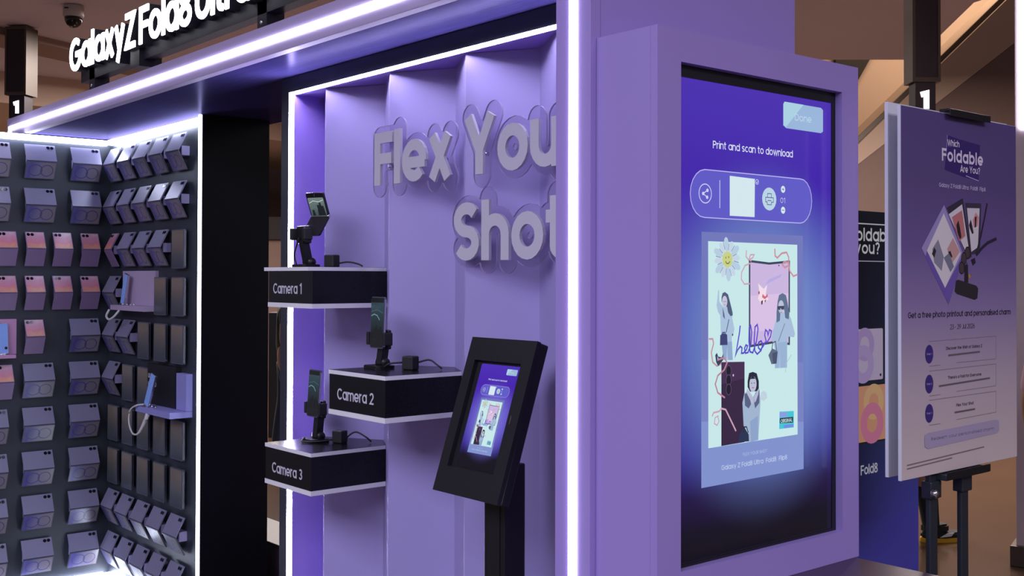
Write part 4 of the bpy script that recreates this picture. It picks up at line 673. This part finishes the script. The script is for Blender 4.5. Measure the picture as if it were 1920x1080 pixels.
# counter under the cabinet
ct = thing('counter', 'dark plum counter top carrying the screen cabinet', 'counter')
link('worktop', box_me(.001, .42, -.03, .762, .925, .9585, .002), 'counter_plum', ct)
link('base_cabinet', box_me(.002, .40, .0, .75, 0, .924), 'counter_plum', ct)
# ------------------------------------------------------------------ phone display walls
YW, XL = .44, -4.152
wr = thing('display_wall', 'black display wall of phone dummies edged by a vertical light, facing the aisle', 'display wall')
link('wall_panel', box_me(XL, -2.955, YW, .735, .02, 2.404), 'charcoal_panel', wr)
link('return_panel', box_me(-2.954, -2.925, .402, .735, .02, 2.404), 'black_laminate', wr)
link('light_strip', box_me(-2.953, -2.936, .396, .401, .02, 2.404), 'led_wall', wr)
link('light_strip', box_me(XL+.03, -2.96, YW-.028, YW-.002, 2.372, 2.398), 'led_wall', wr)
link('light_strip', box_me(XL+.03, -2.96, YW-.028, YW-.002, .075, .10), 'led_wall', wr)
link('bottom_shelf', box_me(XL+.03, -2.96, .33, YW-.001, .03, .06), 'charcoal_panel', wr)
wl = thing('display_wall', 'charcoal end wall of phone dummies at the left of the booth', 'display wall')
link('wall_panel', box_me(XL-.20, XL-.0005, -.45, .789, .02, 2.396), 'charcoal_panel', wl)
link('light_strip', box_me(XL+.002, XL+.026, -.45, YW-.03, 2.368, 2.396), 'led_wall', wl)
link('light_strip', box_me(XL+.002, XL+.026, -.45, YW-.03, .075, .10), 'led_wall', wl)
link('bottom_shelf', box_me(XL+.001, XL+.06, -.45, .32, .03, .06), 'charcoal_panel', wl)

# prototypes, local frame: x right, -y out of the wall, z up, origin on the wall at the top edge
mat('swirl_line', (.07, .065, .19), .3)
mat('dummy_lavender', (.27, .24, .42), .4, noise=.02)
HV, YO = .085, .043
def slant(w, zt, yt, zb, yb, th=.006, inset=0, lift=0):
    """slanted plate between (yt, zt) and (yb, zb)"""
    d = Vector((0, yb-yt, zb-zt)).normalized(); n = Vector((0, d.z, -d.y)); n = n if n.y < 0 else -n
    a = Vector((0, yt, zt))+d*inset+n*lift; b = Vector((0, yb, zb))-d*inset+n*lift; w = w/2-inset
    bm = bmesh.new(); q = [a+Vector((-w,0,0)), a+Vector((w,0,0)), b+Vector((w,0,0)), b+Vector((-w,0,0))]
    f = [bm.verts.new(p+n*th) for p in q]; k = [bm.verts.new(p) for p in q]
    bm.faces.new(f); bm.faces.new(k[::-1])
    for i in range(4): j = (i+1) % 4; bm.faces.new((f[i], k[i], k[j], f[j]))
    return fin(bm), d, n
Y1, Y2 = -.012, -.012-YO
def disc(r, d, n, at_, th=.0012):
    bm = bmesh.new(); c = bmesh.ops.create_cone(bm, cap_ends=True, segments=14, radius1=r, radius2=r, depth=th)
    bm.transform(Matrix.Translation(at_) @ n.to_track_quat('Z', 'Y').to_matrix().to_4x4()); return fin(bm)
PROTO = {}
def proto(kind):
    parts = []
    if kind in ('fold', 'flip'):
        w = .150 if kind == 'fold' else .093
        up_, d, n = slant(w, 0, Y1, -HV, Y2)
        parts.append(('upper_half', up_, 'dummy_silver' if kind == 'fold' else 'dummy_lilac', []))
        lw, d2, n2 = slant(w, -HV, Y2, -2*HV, Y1)
        if kind == 'fold':
            s_, _, _ = slant(w, -HV, Y2, -2*HV, Y1, .0008, .004, .0062)
            bm = bmesh.new(); o_ = Vector((0, Y2, -HV))+n2*.0072
            for cx_, rx_ in ((-.026, .032), (.030, .030)):
                ribbon(bm, circ(rx_, 26, cx_, .0475, .030), .0022, True, lambda u, v, dd_: o_+d2*v+Vector((u, 0, 0)))
            parts.append(('lower_half', lw, 'dummy_edge', [('screen', s_, 'wallpaper_swirl'), ('screen_swirl', fin(bm, recalc=False), 'swirl_line')]))
            xs = (w/2-.036, w/2-.017)
        else:
            s_, _, _ = slant(w, 0, Y1, -HV, Y2, .0008, .003, .0062)
            parts[0][3].append(('cover_screen', s_, 'wallpaper_sunset'))
            parts.append(('lower_half', lw, 'dummy_lilac', []))
            xs = (-w/2+.014, -w/2+.033)
        base = Vector((0, Y1, 0))+d*.016+n*.0072
        for x_ in xs: parts.append(('camera_lens', disc(.0085, d, n, base+Vector((x_, 0, 0))), 'lens_black', []))
        parts.append(('bracket', box_me(-w/2+.012, w/2-.004, -.040, -.001, -HV-.022, -HV+.022), 'dummy_lavender', []))
    elif kind == 'slab':
        parts.append(('body', prism_me(rrect(.140, .184, .006, cy=-.094), -.026, -.014, 'y', bev=.001), 'dummy_edge', []))
        parts.append(('screen', prism_me(rrect(.128, .174, .004, cy=-.094), -.0268, -.0262, 'y'), 'wallpaper_dusk', []))
        parts.append(('side_rail', box_me(.0702, .0712, -.025, -.015, -.18, -.008), 'chrome_edge', []))
        parts.append(('bracket', box_me(-.03, .03, -.0138, -.001, -.12, -.06), 'black_plastic', []))
    PROTO[kind] = parts
for k in ('fold', 'flip', 'slab'): proto(k)
ORD = ['first', 'second', 'third', 'fourth', 'fifth', 'sixth', 'seventh', 'eighth', 'ninth', 'tenth']
NM = {'fold': ('wide_fold_dummy', 'silver wide folding phone dummy'), 'flip': ('flip_phone_dummy', 'lilac sunset flip phone dummy'), 'slab': ('flat_phone_dummy', 'dark framed flat phone dummy')}
def place(kind, loc, rz, where, wall):
    nm, lab = NM[kind]
    t = thing(nm, lab+', '+where, 'phone dummy', loc, (0, 0, rz), nm.replace('_', ' ')+' units on the '+wall)
    for pn, me, mm, subs in PROTO[kind]:
        if not me.materials: me.materials.append(MATS[mm])
        p = link(pn, me, None, t)
        for sn_, sm, smm in subs:
            if not sm.materials: sm.materials.append(MATS[smm])
            link(sn_, sm, None, p)
ZR = [2.345-.2245*i for i in range(10)]
# left end wall (faces +X): local x -> +Y
def L(kind, y, row, where): place(kind, (XL, y, ZR[row]), PI/2, where, 'end wall')
CF = (-.157, .066, .297); CFn = ('cut by the photo edge', 'middle column', 'nearest the wall corner')
CP = (-.093, .044, .181, .322); CPn = ('cut by the photo edge', 'second from the edge', 'third from the edge', 'nearest the wall corner')
for r_ in range(10):
    wh = '%s row of the end wall, ' % ORD[r_]
    if r_ in (2, 3):
        for y, n_ in zip(CP, CPn): L('flip', y, r_, wh+n_)
    elif r_ == 4:
        L('flip', CP[1], r_, wh+'beside the pink shelf'); L('fold', CF[2], r_, wh+CFn[2])
    elif r_ == 5:
        L('flip', -.105, r_, wh+CFn[0]); L('fold', CF[1], r_, wh+CFn[1]); L('fold', CF[2], r_, wh+CFn[2])
    else:
        for y, n_ in zip(CF, CFn): L('fold', y, r_, wh+n_)
# right wall (faces -Y)
CX = (-4.03, -3.83, -3.625, -3.42, -3.215)
CXn = ('by the wall corner', 'second column', 'third column', 'fourth column', 'by the vertical light')
GRID = ['FFFFF', 'FFFFF', 'PFFFS', 'F--SS', 'FFSSS', 'FSS--', 'SSSSS', 'SSSSS', 'FFFFF', 'FFFFF']
for r_, row in enumerate(GRID):
    for c_, ch in enumerate(row):
        if ch == '-': continue
        place({'F': 'fold', 'P': 'flip', 'S': 'slab'}[ch], (CX[c_], YW, ZR[r_]), 0, '%s row of the aisle wall, %s' % (ORD[r_], CXn[c_]), 'aisle wall')

# demo shelves with live phones
mat('card_lilac', (.42, .33, .50), .5); mat('card_black', (.008, .008, .01), .4); mat('card_periwinkle', (.28, .27, .62), .45); mat('card_pink', (.50, .26, .46), .5)
def demo_phone(loc, rot, label, w=.05):
    t = thing('demo_phone', label, 'phone', loc, rot, 'demo phones on shelves')
    link('body', prism_me(rrect(w, .155, .005, cy=.0775), -.004, .004, 'y', bev=.001), 'chrome_edge', t)
    link('screen', prism_me(rrect(w-.005, .149, .004, cy=.0775), -.0047, -.0042, 'y'), 'phone_blue', t)
    link('stand_foot', box_me(-.018, .018, -.012, .02, -.008, .003, .002), 'steel_bright', t)
    return t
s1 = thing('demo_shelf', 'pale lilac demo shelf holding a blue phone, fourth row of the aisle wall', 'shelf', (-3.75, YW, 1.50))
link('back_card', box_me(-.17, .255, -.018, -.001, .026, .20), 'card_lilac', s1)
link('ledge', box_me(-.19, .255, -.075, -.001, 0, .025), 'card_lilac', s1)
link('price_text', text_me('23', .026, .16, None, .0005), 'steel_dark', s1, (-.14, -.0188, .13)); link('price_text', text_me('01', .026, .16, None, .0005), 'steel_dark', s1, (-.14, -.0188, .075))
for k in range(5): link('sparkle_stud', lathe_me([(.004, 0), (.005, .004), (.003, .008)], 8), 'steel_bright', s1, (-.10+.045*k, -.055, .025))
demo_phone((-3.82, .385, 1.533), (math.radians(-3), math.radians(12), 0), 'blue phone leaning on the pale lilac shelf', .05)
tag(link('charging_cable', tube_me(curve_pts([(-3.94, .36, 1.50), (-3.925, .34, 1.468), (-3.87, .335, 1.452), (-3.82, .34, 1.468), (-3.80, .36, 1.50)]), .006, 8), 'cable_white'), 'white cable looped under the pale lilac shelf', 'cable')
s2 = thing('demo_shelf', 'black demo shelf with white print and periwinkle side, sixth row of the aisle wall', 'shelf', (-3.33, YW, 1.02))
link('back_card', box_me(-.225, .11, -.03, -.001, .03, .225), 'card_black', s2)
link('ledge', box_me(-.17, .235, -.11, -.001, 0, .028), 'card_periwinkle', s2)
link('side_card', box_me(.125, .235, -.032, -.001, .03, .20), 'card_periwinkle', s2)
link('slogan_text', text_me('ULTRA', .022, .17, .085, .0005), 'dummy_white', s2, (-.215, -.0308, .155)); link('slogan_text', text_me('UNFOLD', .022, .17, .10, .0005), 'dummy_white', s2, (-.215, -.0308, .115))
for k in range(3): link('small_print', box_me(-.215, -.15, -.0305, -.0299, .092-.012*k, .096-.012*k), 'dummy_edge', s2)
for k in range(4): link('sparkle_stud', lathe_me([(.004, 0), (.006, .004), (.003, .009)], 8), 'steel_bright', s2, (-.12+.045*k, -.085, .028))
demo_phone((-3.40, .345, 1.056), (math.radians(-8), math.radians(13), 0), 'blue phone leaning on the black shelf', .055)
tag(link('charging_cable', tube_me(curve_pts([(-3.41, .335, 1.06), (-3.47, .32, 1.05), (-3.52, .31, 1.02), (-3.53, .31, .96), (-3.48, .31, .915), (-3.42, .315, .925), (-3.37, .325, .985), (-3.36, .335, 1.018)]), [.004]*36+[.004+.0004*i for i in range(21)], 8), 'cable_white'), 'white cable looped under the black shelf', 'cable')
s3 = thing('demo_shelf', 'pink demo shelf on the end wall, cut by the photo edge', 'shelf', (XL, -.13, 1.26), (0, 0, PI/2))
link('back_card', box_me(-.16, .09, -.02, -.001, .018, .195), 'card_pink', s3); link('ledge', box_me(-.16, .075, -.07, -.001, 0, .017), 'card_pink', s3)
ph = demo_phone((XL+.045, -.115, 1.281), (math.radians(-6), 0, PI/2), 'white phone standing on the pink shelf', .062)
link('camera_lens', lathe_me([(.007, -.001), (.007, 0)], 12, 'y'), 'lens_black', ph, (.018, -.005, .03))

# dark low plinth seen through the gap beside the alcove
pl = thing('low_plinth', 'low dark plum plinth in the gap beside the alcove', 'plinth')
link('plinth_body', box_me(-3.6, -2.2, .82, 1.05, 0, .38, .003), 'counter_plum', pl)
link('plinth_cap', box_me(-3.61, -2.19, .81, 1.06, .3805, .40, .003), 'black_matte', pl)

# ------------------------------------------------------------------ poster stand
ps = thing('poster_stand', 'dark two-legged poster stand with a bottom holder and top clip', 'poster stand', (.288, 1.083, 0), (0, 0, PI/2))
for x_ in (-.125, .035):
    link('leg', box_me(x_-.019, x_+.019, -.004, .010, .02, 2.08, .003), 'steel_dark', ps)
    link('socket', box_me(x_-.026, x_+.026, -.0112, .018, 1.10, 1.145, .003), 'steel_dark', ps)
link('holder_bar', box_me(-.115, .112, -.034, .028, 1.147, 1.163, .002), 'steel_dark', ps); link('holder_lip', box_me(-.115, .112, -.036, -.0345, 1.149, 1.169), 'black_plastic', ps)
link('top_clip', box_me(-.096, .117, -.034, -.004, 2.108, 2.116, .003), 'black_plastic', ps); link('clip_lip', box_me(-.096, .117, -.037, -.0345, 2.096, 2.114), 'black_plastic', ps)
link('thumb_screw', lathe_me([(.008, 0), (.011, .004), (.011, .014), (.006, .018)], 12, 'y'), 'steel_bright', ps, (-.152, -.03, 1.118))
link('base_plate', prism_me(rrect(.5, .34, .05), 0, .02), 'steel_dark', ps)
pb = thing('poster_board', 'purple printed poster board on the stand asking a question about foldables', 'poster', (.306, 1.083, 1.637), (0, 0, PI/2))
link('foam_core', box_me(-.304, .302, .0015, .0095, -.470, .468), 'foam_white', pb)
link('printed_face', box_me(-.302, .301, .0002, .0013, -.469, .467), ramp_mat('poster_fade', [(0, 'd0c0be'), (.25, 'b8a8b4'), (.45, '8f7ca8'), (.62, '6c5a94'), (.8, '5c4c80'), (1, '584a82')], 2, -.47, .47, rough=.4), pb)
dd = 0
for nm, items in print_groups(POSTER_PRINT):
    P_ = Print(dd, .000015); P_.run(items); dd = P_.d
    P_.done(nm, 'paper_print', pb)
b2 = thing('poster_board', 'white back of the second poster board behind the purple one', 'poster', (.262, 1.118, 1.637), (0, 0, PI/2))
link('foam_core', box_me(-.325, .302, 0, .008, -.468, .482), 'foam_white', b2)
link('edge_tape', box_me(-.327, -.3252, -.0005, .0085, -.468, .482), 'white_edge', b2)

# navy standee behind
nb = thing('standee_board', 'navy standee with phone pictures behind the poster stand', 'standee', (-.25, 1.465, 0), (0, 0, PI/2))
link('board', box_me(-.358, .358, 0, .02, .0, 1.893), ramp_mat('navy_fade', [(0, '4a48b0'), (.45, '5050b8'), (.62, '3a4c80'), (.8, '2a3454'), (1, '1c2230')], 2, 0, 1.9, rough=.4), nb)
P_ = Print(.0003, .00004)
P_.line('e8e8f0', .004, [(-.358, 1.851), (.358, 1.851)]); P_.line('c8c8d8', .003, [(-.358, 1.728), (.358, 1.728)])
P_.text('f0f0f6', 'Which Foldable', -.268, 1.794, .043, .48, .17); P_.text('f0f0f6', 'are you?', -.152, 1.752, .040, .27, .17)
def phone_art(x0, x1, z0, z1, a, b_, c_):
    P_.poly('20242e', rrect(x1-x0+.012, z1-z0+.012, .008, 4, (x0+x1)/2, (z0+z1)/2)); P_.poly(a, rrect(x1-x0, z1-z0, .006, 4, (x0+x1)/2, (z0+z1)/2))
    cx_, cz = (x0+x1)/2, (z0+z1)/2; h_ = z1-z0
    P_.line(b_, h_*.17, circ(h_*.24, 26, cx_-.01, cz+h_*.20), True); P_.line(c_, h_*.20, circ(h_*.27, 26, cx_-.02, cz-h_*.18), True)
    P_.poly('181a22', circ(.005, 12, x0+.02, z1-.015)); P_.poly('181a22', circ(.005, 12, x1-.015, z0+.015))
phone_art(-.06, .136, 1.335, 1.505, 'd3c0e6', 'bfa2e0', 'c4aae6'); phone_art(-.06, .24, 1.135, 1.318, 'eaa888', 'f0c090', 'e888b0')
P_.text('d8d8e8', 'Galaxy Z Fold8', -.178, 1.028, .032, .28, .16)
P_.done('printed_graphics', 'board_print_glow', nb)
link('foot', box_me(-.34, .34, -.12, .16, 0, .012), 'charcoal_frame', nb, (0, .02, -.0))

# pale pillar with its own light line at the right edge
rp = thing('light_pillar', 'pale pink pillar with a white light line at the right photo edge', 'pillar', (-1.265, 4.698, 0), (0, 0, math.radians(18)))
mat('pillar_pink', (.55, .44, .46), .5)
link('column', box_me(-.02, .5, 0, .3, 0, 4.29, .004), 'pillar_pink', rp)
link('light_strip', box_me(.005, .06, -.012, -.001, 2.55, 4.29), 'led_white', rp)
link('plinth', box_me(-.05, .53, -.03, .33, 0, .12, .004), 'bronze', rp)

# hanging level signs with a lit number
def level_sign(loc, rz, label, w, h):
    t = thing('hanging_sign', label, 'sign', loc, (0, 0, rz), 'hanging level signs')
    d = w*.9
    if loc[2]+h < 4.25: link('hanger', box_me(-.03, .03, -.03, .03, h-.02, 4.299-loc[2]), 'bronze', t)
    link('frame', boxes_me([(-w/2, -w/2+.02, -d/2, d/2, 0, h), (w/2-.02, w/2, -d/2, d/2, 0, h), (-w/2+.0201, w/2-.0201, -d/2, d/2, 0, .03), (-w/2+.0201, w/2-.0201, -d/2, d/2, h-.03, h)]), 'bronze', t)
    link('panel', box_me(-w/2+.021, w/2-.021, -d/2+.006, d/2-.006, .031, h-.031), 'sign_maroon', t)
    link('number_box', box_me(-w*.36, w*.36, -d*.36, d*.36, -.24, -.001), 'sign_maroon', t)
    link('lit_number', text_me('1', .125, .30, .075, .004, align='centre'), 'sign_face', t, (0, -d*.36-.004, -.19))
    return t
level_sign((-2.412, 5.643, 3.074), math.radians(50), 'tall hanging level sign above the poster stand', .20, .85)
level_sign((-10.455, 1.802, 3.565), math.radians(42), 'hanging level sign at the upper left behind the fascia', .24, .715)

# CCTV dome
cc = thing('dome_camera', 'white ceiling dome security camera above the lit sign', 'security camera', (-9.161, 1.905, 4.3))
link('housing', lathe_me([(.085, -.0005), (.098, -.02), (.098, -.10), (.09, -.118)], 28), 'cctv_white', cc)
link('dome', lathe_me([(.084, -.118), (.08, -.15), (.062, -.19), (.035, -.212), (.008, -.22)], 28), 'dome_smoke', cc)
link('vent_slot', box_me(-.05, -.01, -.1005, -.094, -.052, -.04), 'dark_opening', cc, None, (0, 0, math.radians(50)))
# ceiling fittings
for i, (x_, y_) in enumerate(((-6.03, 9.05), (-10.6, 4.2), (-13.0, 3.1), (-8.0, 3.4))):
    zz = 4.3 if x_ > -13 else 3.9
    s_ = thing('ceiling_sprinkler', ['small ceiling sprinkler left of the tall hanging sign', 'small ceiling sprinkler above the fascia lettering end', 'small sprinkler on the lower ceiling by the left hanging sign', 'small ceiling sprinkler right of the lit sign'][i], 'sprinkler', (x_, y_, zz), group='ceiling sprinklers')
    link('escutcheon', lathe_me([(.05, -.0005), (.055, -.006), (.03, -.014)], 16), 'bronze', s_); link('nozzle', lathe_me([(.012, -.014), (.012, -.03), (.03, -.033), (.03, -.037)], 12), 'bronze', s_)

# background things seen through the gap beside the alcove
rs = thing('wall_banner', 'small red banner board seen through the gap beside the alcove', 'banner', (-9.9, 5.05, 0), (0, 0, math.radians(50)))
link('panel', box_me(-.25, .35, 0, .03, 1.62, 2.1), 'red_sign', rs); link('post', box_me(-.02, .02, .03, .06, 0, 2.05), 'bronze', rs); link('foot', box_me(-.25, .25, -.1, .2, 0, .03), 'bronze', rs)
vg = thing('light_box', 'violet glowing wedge lamp on a dark kiosk in the gap', 'lamp', (-8.5, 4.05, 0), (0, 0, math.radians(50)))
link('kiosk_block', box_me(-.35, .25, 0, .35, 0, 1.30, .004), 'black_matte', vg)
link('glow_wedge', prism_me([(-.1, 1.305), (.13, 1.305), (.13, 1.68), (.03, 1.68)], .05, .3, 'y'), 'violet_glow', vg)
sb = thing('store_front', 'dark shop lintel and brown shutter far beyond the gap', 'shop front', (-15.5, 8.6, 0), (0, 0, math.radians(50)))
link('lintel', box_me(-4, 4, 0, .4, 2.35, 2.75), 'dark_opening', sb); link('shutter', box_me(-4, 4, .1, .3, 0, 2.349), 'mall_wall_brown', sb)

# ------------------------------------------------------------------ people in the background
mat('skin', (.36, .19, .12), .55); mat('hair', (.012, .009, .008), .5); mat('cloth_black', (.012, .012, .015), .8); mat('cloth_pink', (.55, .36, .40), .8)
mat('cloth_navy', (.02, .03, .06), .8); mat('cloth_olive', (.04, .05, .03), .8); mat('sole_yellow', (.65, .38, .02), .6); mat('shoe_white', (.7, .75, .75), .5); mat('eye_white', (.7, .7, .7), .3); mat('lip', (.3, .09, .08), .5)
def skin_obj(name, chains, m, parent, sub=2):
    """chains: list of [(x,y,z,r), ...]; the first vertex of later chains may repeat an earlier one to join it"""
    bm = bmesh.new(); lay = bm.verts.layers.skin.verify(); seen = {}
    def V(p):
        k = tuple(round(c, 4) for c in p[:3])
        if k not in seen:
            v = bm.verts.new(p[:3]); v[lay].radius = (p[3], p[3]*(p[4] if len(p) > 4 else 1)); v[lay].use_root = (len(seen) == 0); seen[k] = v
        return seen[k]
    for ch in chains:
        vs = [V(p) for p in ch]
        for a, b in zip(vs, vs[1:]):
            if not bm.edges.get((a, b)): bm.edges.new((a, b))
    me = bpy.data.meshes.new(name); bm.to_mesh(me); bm.free()
    o = link(name, me, m, parent); o.modifiers.new('skin', 'SKIN').use_smooth_shade = True
    s = o.modifiers.new('sub', 'SUBSURF'); s.levels = sub; s.render_levels = sub
    return o
def blob(name, c, r, m, parent, cut=None, n=20):
    bm = bmesh.new(); bmesh.ops.create_uvsphere(bm, u_segments=n, v_segments=n//2+2, radius=1)
    for v in bm.verts: v.co = Vector((c[0]+v.co.x*r[0], c[1]+v.co.y*r[1], c[2]+v.co.z*r[2]))
    if cut:
        dele = [v for v in bm.verts if cut(v.co)]; bmesh.ops.delete(bm, geom=dele, context='VERTS')
    return link(name, fin(bm, True), m, parent)
def person(label, loc, rz, H, top, bottom, shorts, long_hair, stride=0, sleeve=.5):
    """faces local -Y, feet on the floor"""
    t = thing('person', label, 'person', loc, (0, 0, rz)); k = H/1.72
    J = lambda x, y, z, r, q=1: (x*k, y*k, z*k, r*k, q)
    legs = []
    for s, st in ((-1, stride), (1, -stride)):
        legs.append([J(0, 0, .96, .125, .8), J(s*.085, 0, .90, .095), J(s*.095, -st*.5-.02, .50, .062), J(s*.098, -st*.75, .33, .057), J(s*.10, -st+.012, .09, .040)])
    torso = [J(0, 0, .96, .125, .8), J(0, .005, 1.10, .118, .75), J(0, .0, 1.28, .135, .75), J(0, .005, 1.40, .10, .8), J(0, .01, 1.46, .055), J(0, -.005, 1.54, .052)]
    arms = []
    for s in (-1, 1):
        arms.append([J(0, .0, 1.28, .135, .75), J(s*.165, .01, 1.375, .058), J(s*.215, .03, 1.10, .042), J(s*.205, -.06, .88, .030), J(s*.20, -.09, .82, .034, .6)])
    skin_obj('body', [torso]+arms+legs, 'skin', t)
    for s in (-1, 1):
        wx, wy, wz = s*.20, -.09, .82
        for q in range(4): skin_obj('finger', [[J(wx+s*.004, wy-.026+q*.017, wz-.02, .009), J(wx+s*.004, wy-.032+q*.018, wz-.07+abs(q-1)*.006, .0085), J(wx-s*.006, wy-.032+q*.018, wz-.10+abs(q-1)*.010, .0075)]], 'skin', t, 1)
        skin_obj('thumb', [[J(wx, wy-.03, wz-.005, .010), J(wx-s*.004, wy-.055, wz-.035, .009), J(wx-s*.006, wy-.058, wz-.06, .008)]], 'skin', t, 1)
    g = 1.10
    sh = [[J(0, 0, .94, .14, .85), J(0, .005, 1.10, .13, .8), J(0, .0, 1.28, .147, .8), J(0, .005, 1.40, .105, .85), J(0, .01, 1.44, .066)]]
    for s in (-1, 1):
        e = sleeve
        sh.append([J(0, .0, 1.28, .147, .8), J(s*.165, .01, 1.375, .07), J(s*(.165+.05*e), .01+.02*e, 1.375-.275*e, .055)])
    skin_obj('shirt', sh, top, t)
    zb = .55 if shorts else .12
    pt = [[J(0, 0, 1.0, .136, .85), J(0, 0, .93, .136, .85)]]
    for s, st in ((-1, stride), (1, -stride)):
        c = [J(0, 0, .93, .136, .85), J(s*.088, 0, .87, .104), J(s*.095, -st*.45-.015, .56, .076)]
        if not shorts: c += [J(s*.098, -st*.75, .33, .07), J(s*.10, -st+.012, .11, .06)]
        pt.append(c)
    skin_obj('trousers' if not shorts else 'shorts', pt, bottom, t)
    for s, st in ((-1, stride), (1, -stride)):
        if shorts: skin_obj('sock', [[J(s*.0985, -st*.70+.0, .40, .072), J(s*.0985, -st*.80+.002, .28, .068), J(s*.10, -st+.012, .10, .056), J(s*.10, -st+.0, .04, .052)]], 'cloth_black', t, 1)
        sx, sy = s*.10*k, -st*k
        out = [(-.040, .06), (-.046, .0), (-.040, -.06), (-.050, -.13), (-.040, -.19), (0, -.215), (.040, -.19), (.050, -.13), (.040, -.06), (.046, .0), (.040, .06), (0, .08)]
        o1 = link('shoe', None or prism_me([(a*k+sx, b*k+sy) for a, b in out], .028, .062, bev=.010), 'cloth_black', t)
        link('sole', prism_me([(a*1.05*k+sx, b*1.03*k+sy) for a, b in out], 0, .028, bev=.004), 'sole_yellow', o1)
        link('ankle_collar', prism_me([(a*.95*k+sx, b*.6*k+sy+.025) for a, b in out], .060, .115, bev=.012), 'cloth_black', o1)
        for q in (-1, 1): link('shoe_stripe', prism_me([(sy-.02, .035), (sy-.10, .04), (sy-.12, .062), (sy-.07, .060)], sx+q*.049*k-.0015, sx+q*.049*k+.0015, 'x'), 'shoe_white', o1)
    hc = (0, -.02*k, 1.625*k)
    blob('head', hc, (.075*k, .092*k, .112*k), 'skin', t)
    skin_obj('nose', [[J(0, -.108, 1.635, .009), J(0, -.122, 1.605, .013)]], 'skin', t, 1)
    for s in (-1, 1):
        blob('eye', (s*.030*k, -.097*k, 1.63*k), (.012*k, .008*k, .007*k), 'eye_white', t, n=10); blob('ear', (s*.076*k, -.01*k, 1.62*k), (.012*k, .022*k, .032*k), 'skin', t, n=10)
        blob('pupil', (s*.030*k, -.103*k, 1.63*k), (.005*k, .004*k, .005*k), 'hair', t, n=8)
    blob('mouth', (0, -.098*k, 1.573*k), (.024*k, .010*k, .007*k), 'lip', t, n=10)
    blob('hair', (0, .004*k, 1.645*k), (.086*k, .098*k, .115*k), 'hair', t, cut=lambda c: c.y < -.055*k and c.z < 1.70*k or c.z < (1.36 if long_hair else 1.57)*k)
    if long_hair: skin_obj('hair_length', [[J(0, .05, 1.66, .075), J(0, .07, 1.52, .085, .6), J(0, .085, 1.34, .08, .5)]], 'hair', t)
    return t
# local -Y must point along the walking direction
person('walker in black sports shoes and socks, legs showing under the poster board', (-2.075, 4.775, 0), math.atan2(.88, .48)+PI/2, 1.76, 'cloth_navy', 'cloth_black', True, False, .16)
person('shopper in a pale pink top standing at the right photo edge', (-.575, 3.83, 0), math.radians(200), 1.66, 'cloth_pink', 'cloth_navy', False, True, .05, .9)
person('dark haired shopper seen through the gap beside the alcove', (-7.35, 3.25, 0), math.radians(150), 1.70, 'cloth_olive', 'cloth_navy', False, False, .08)
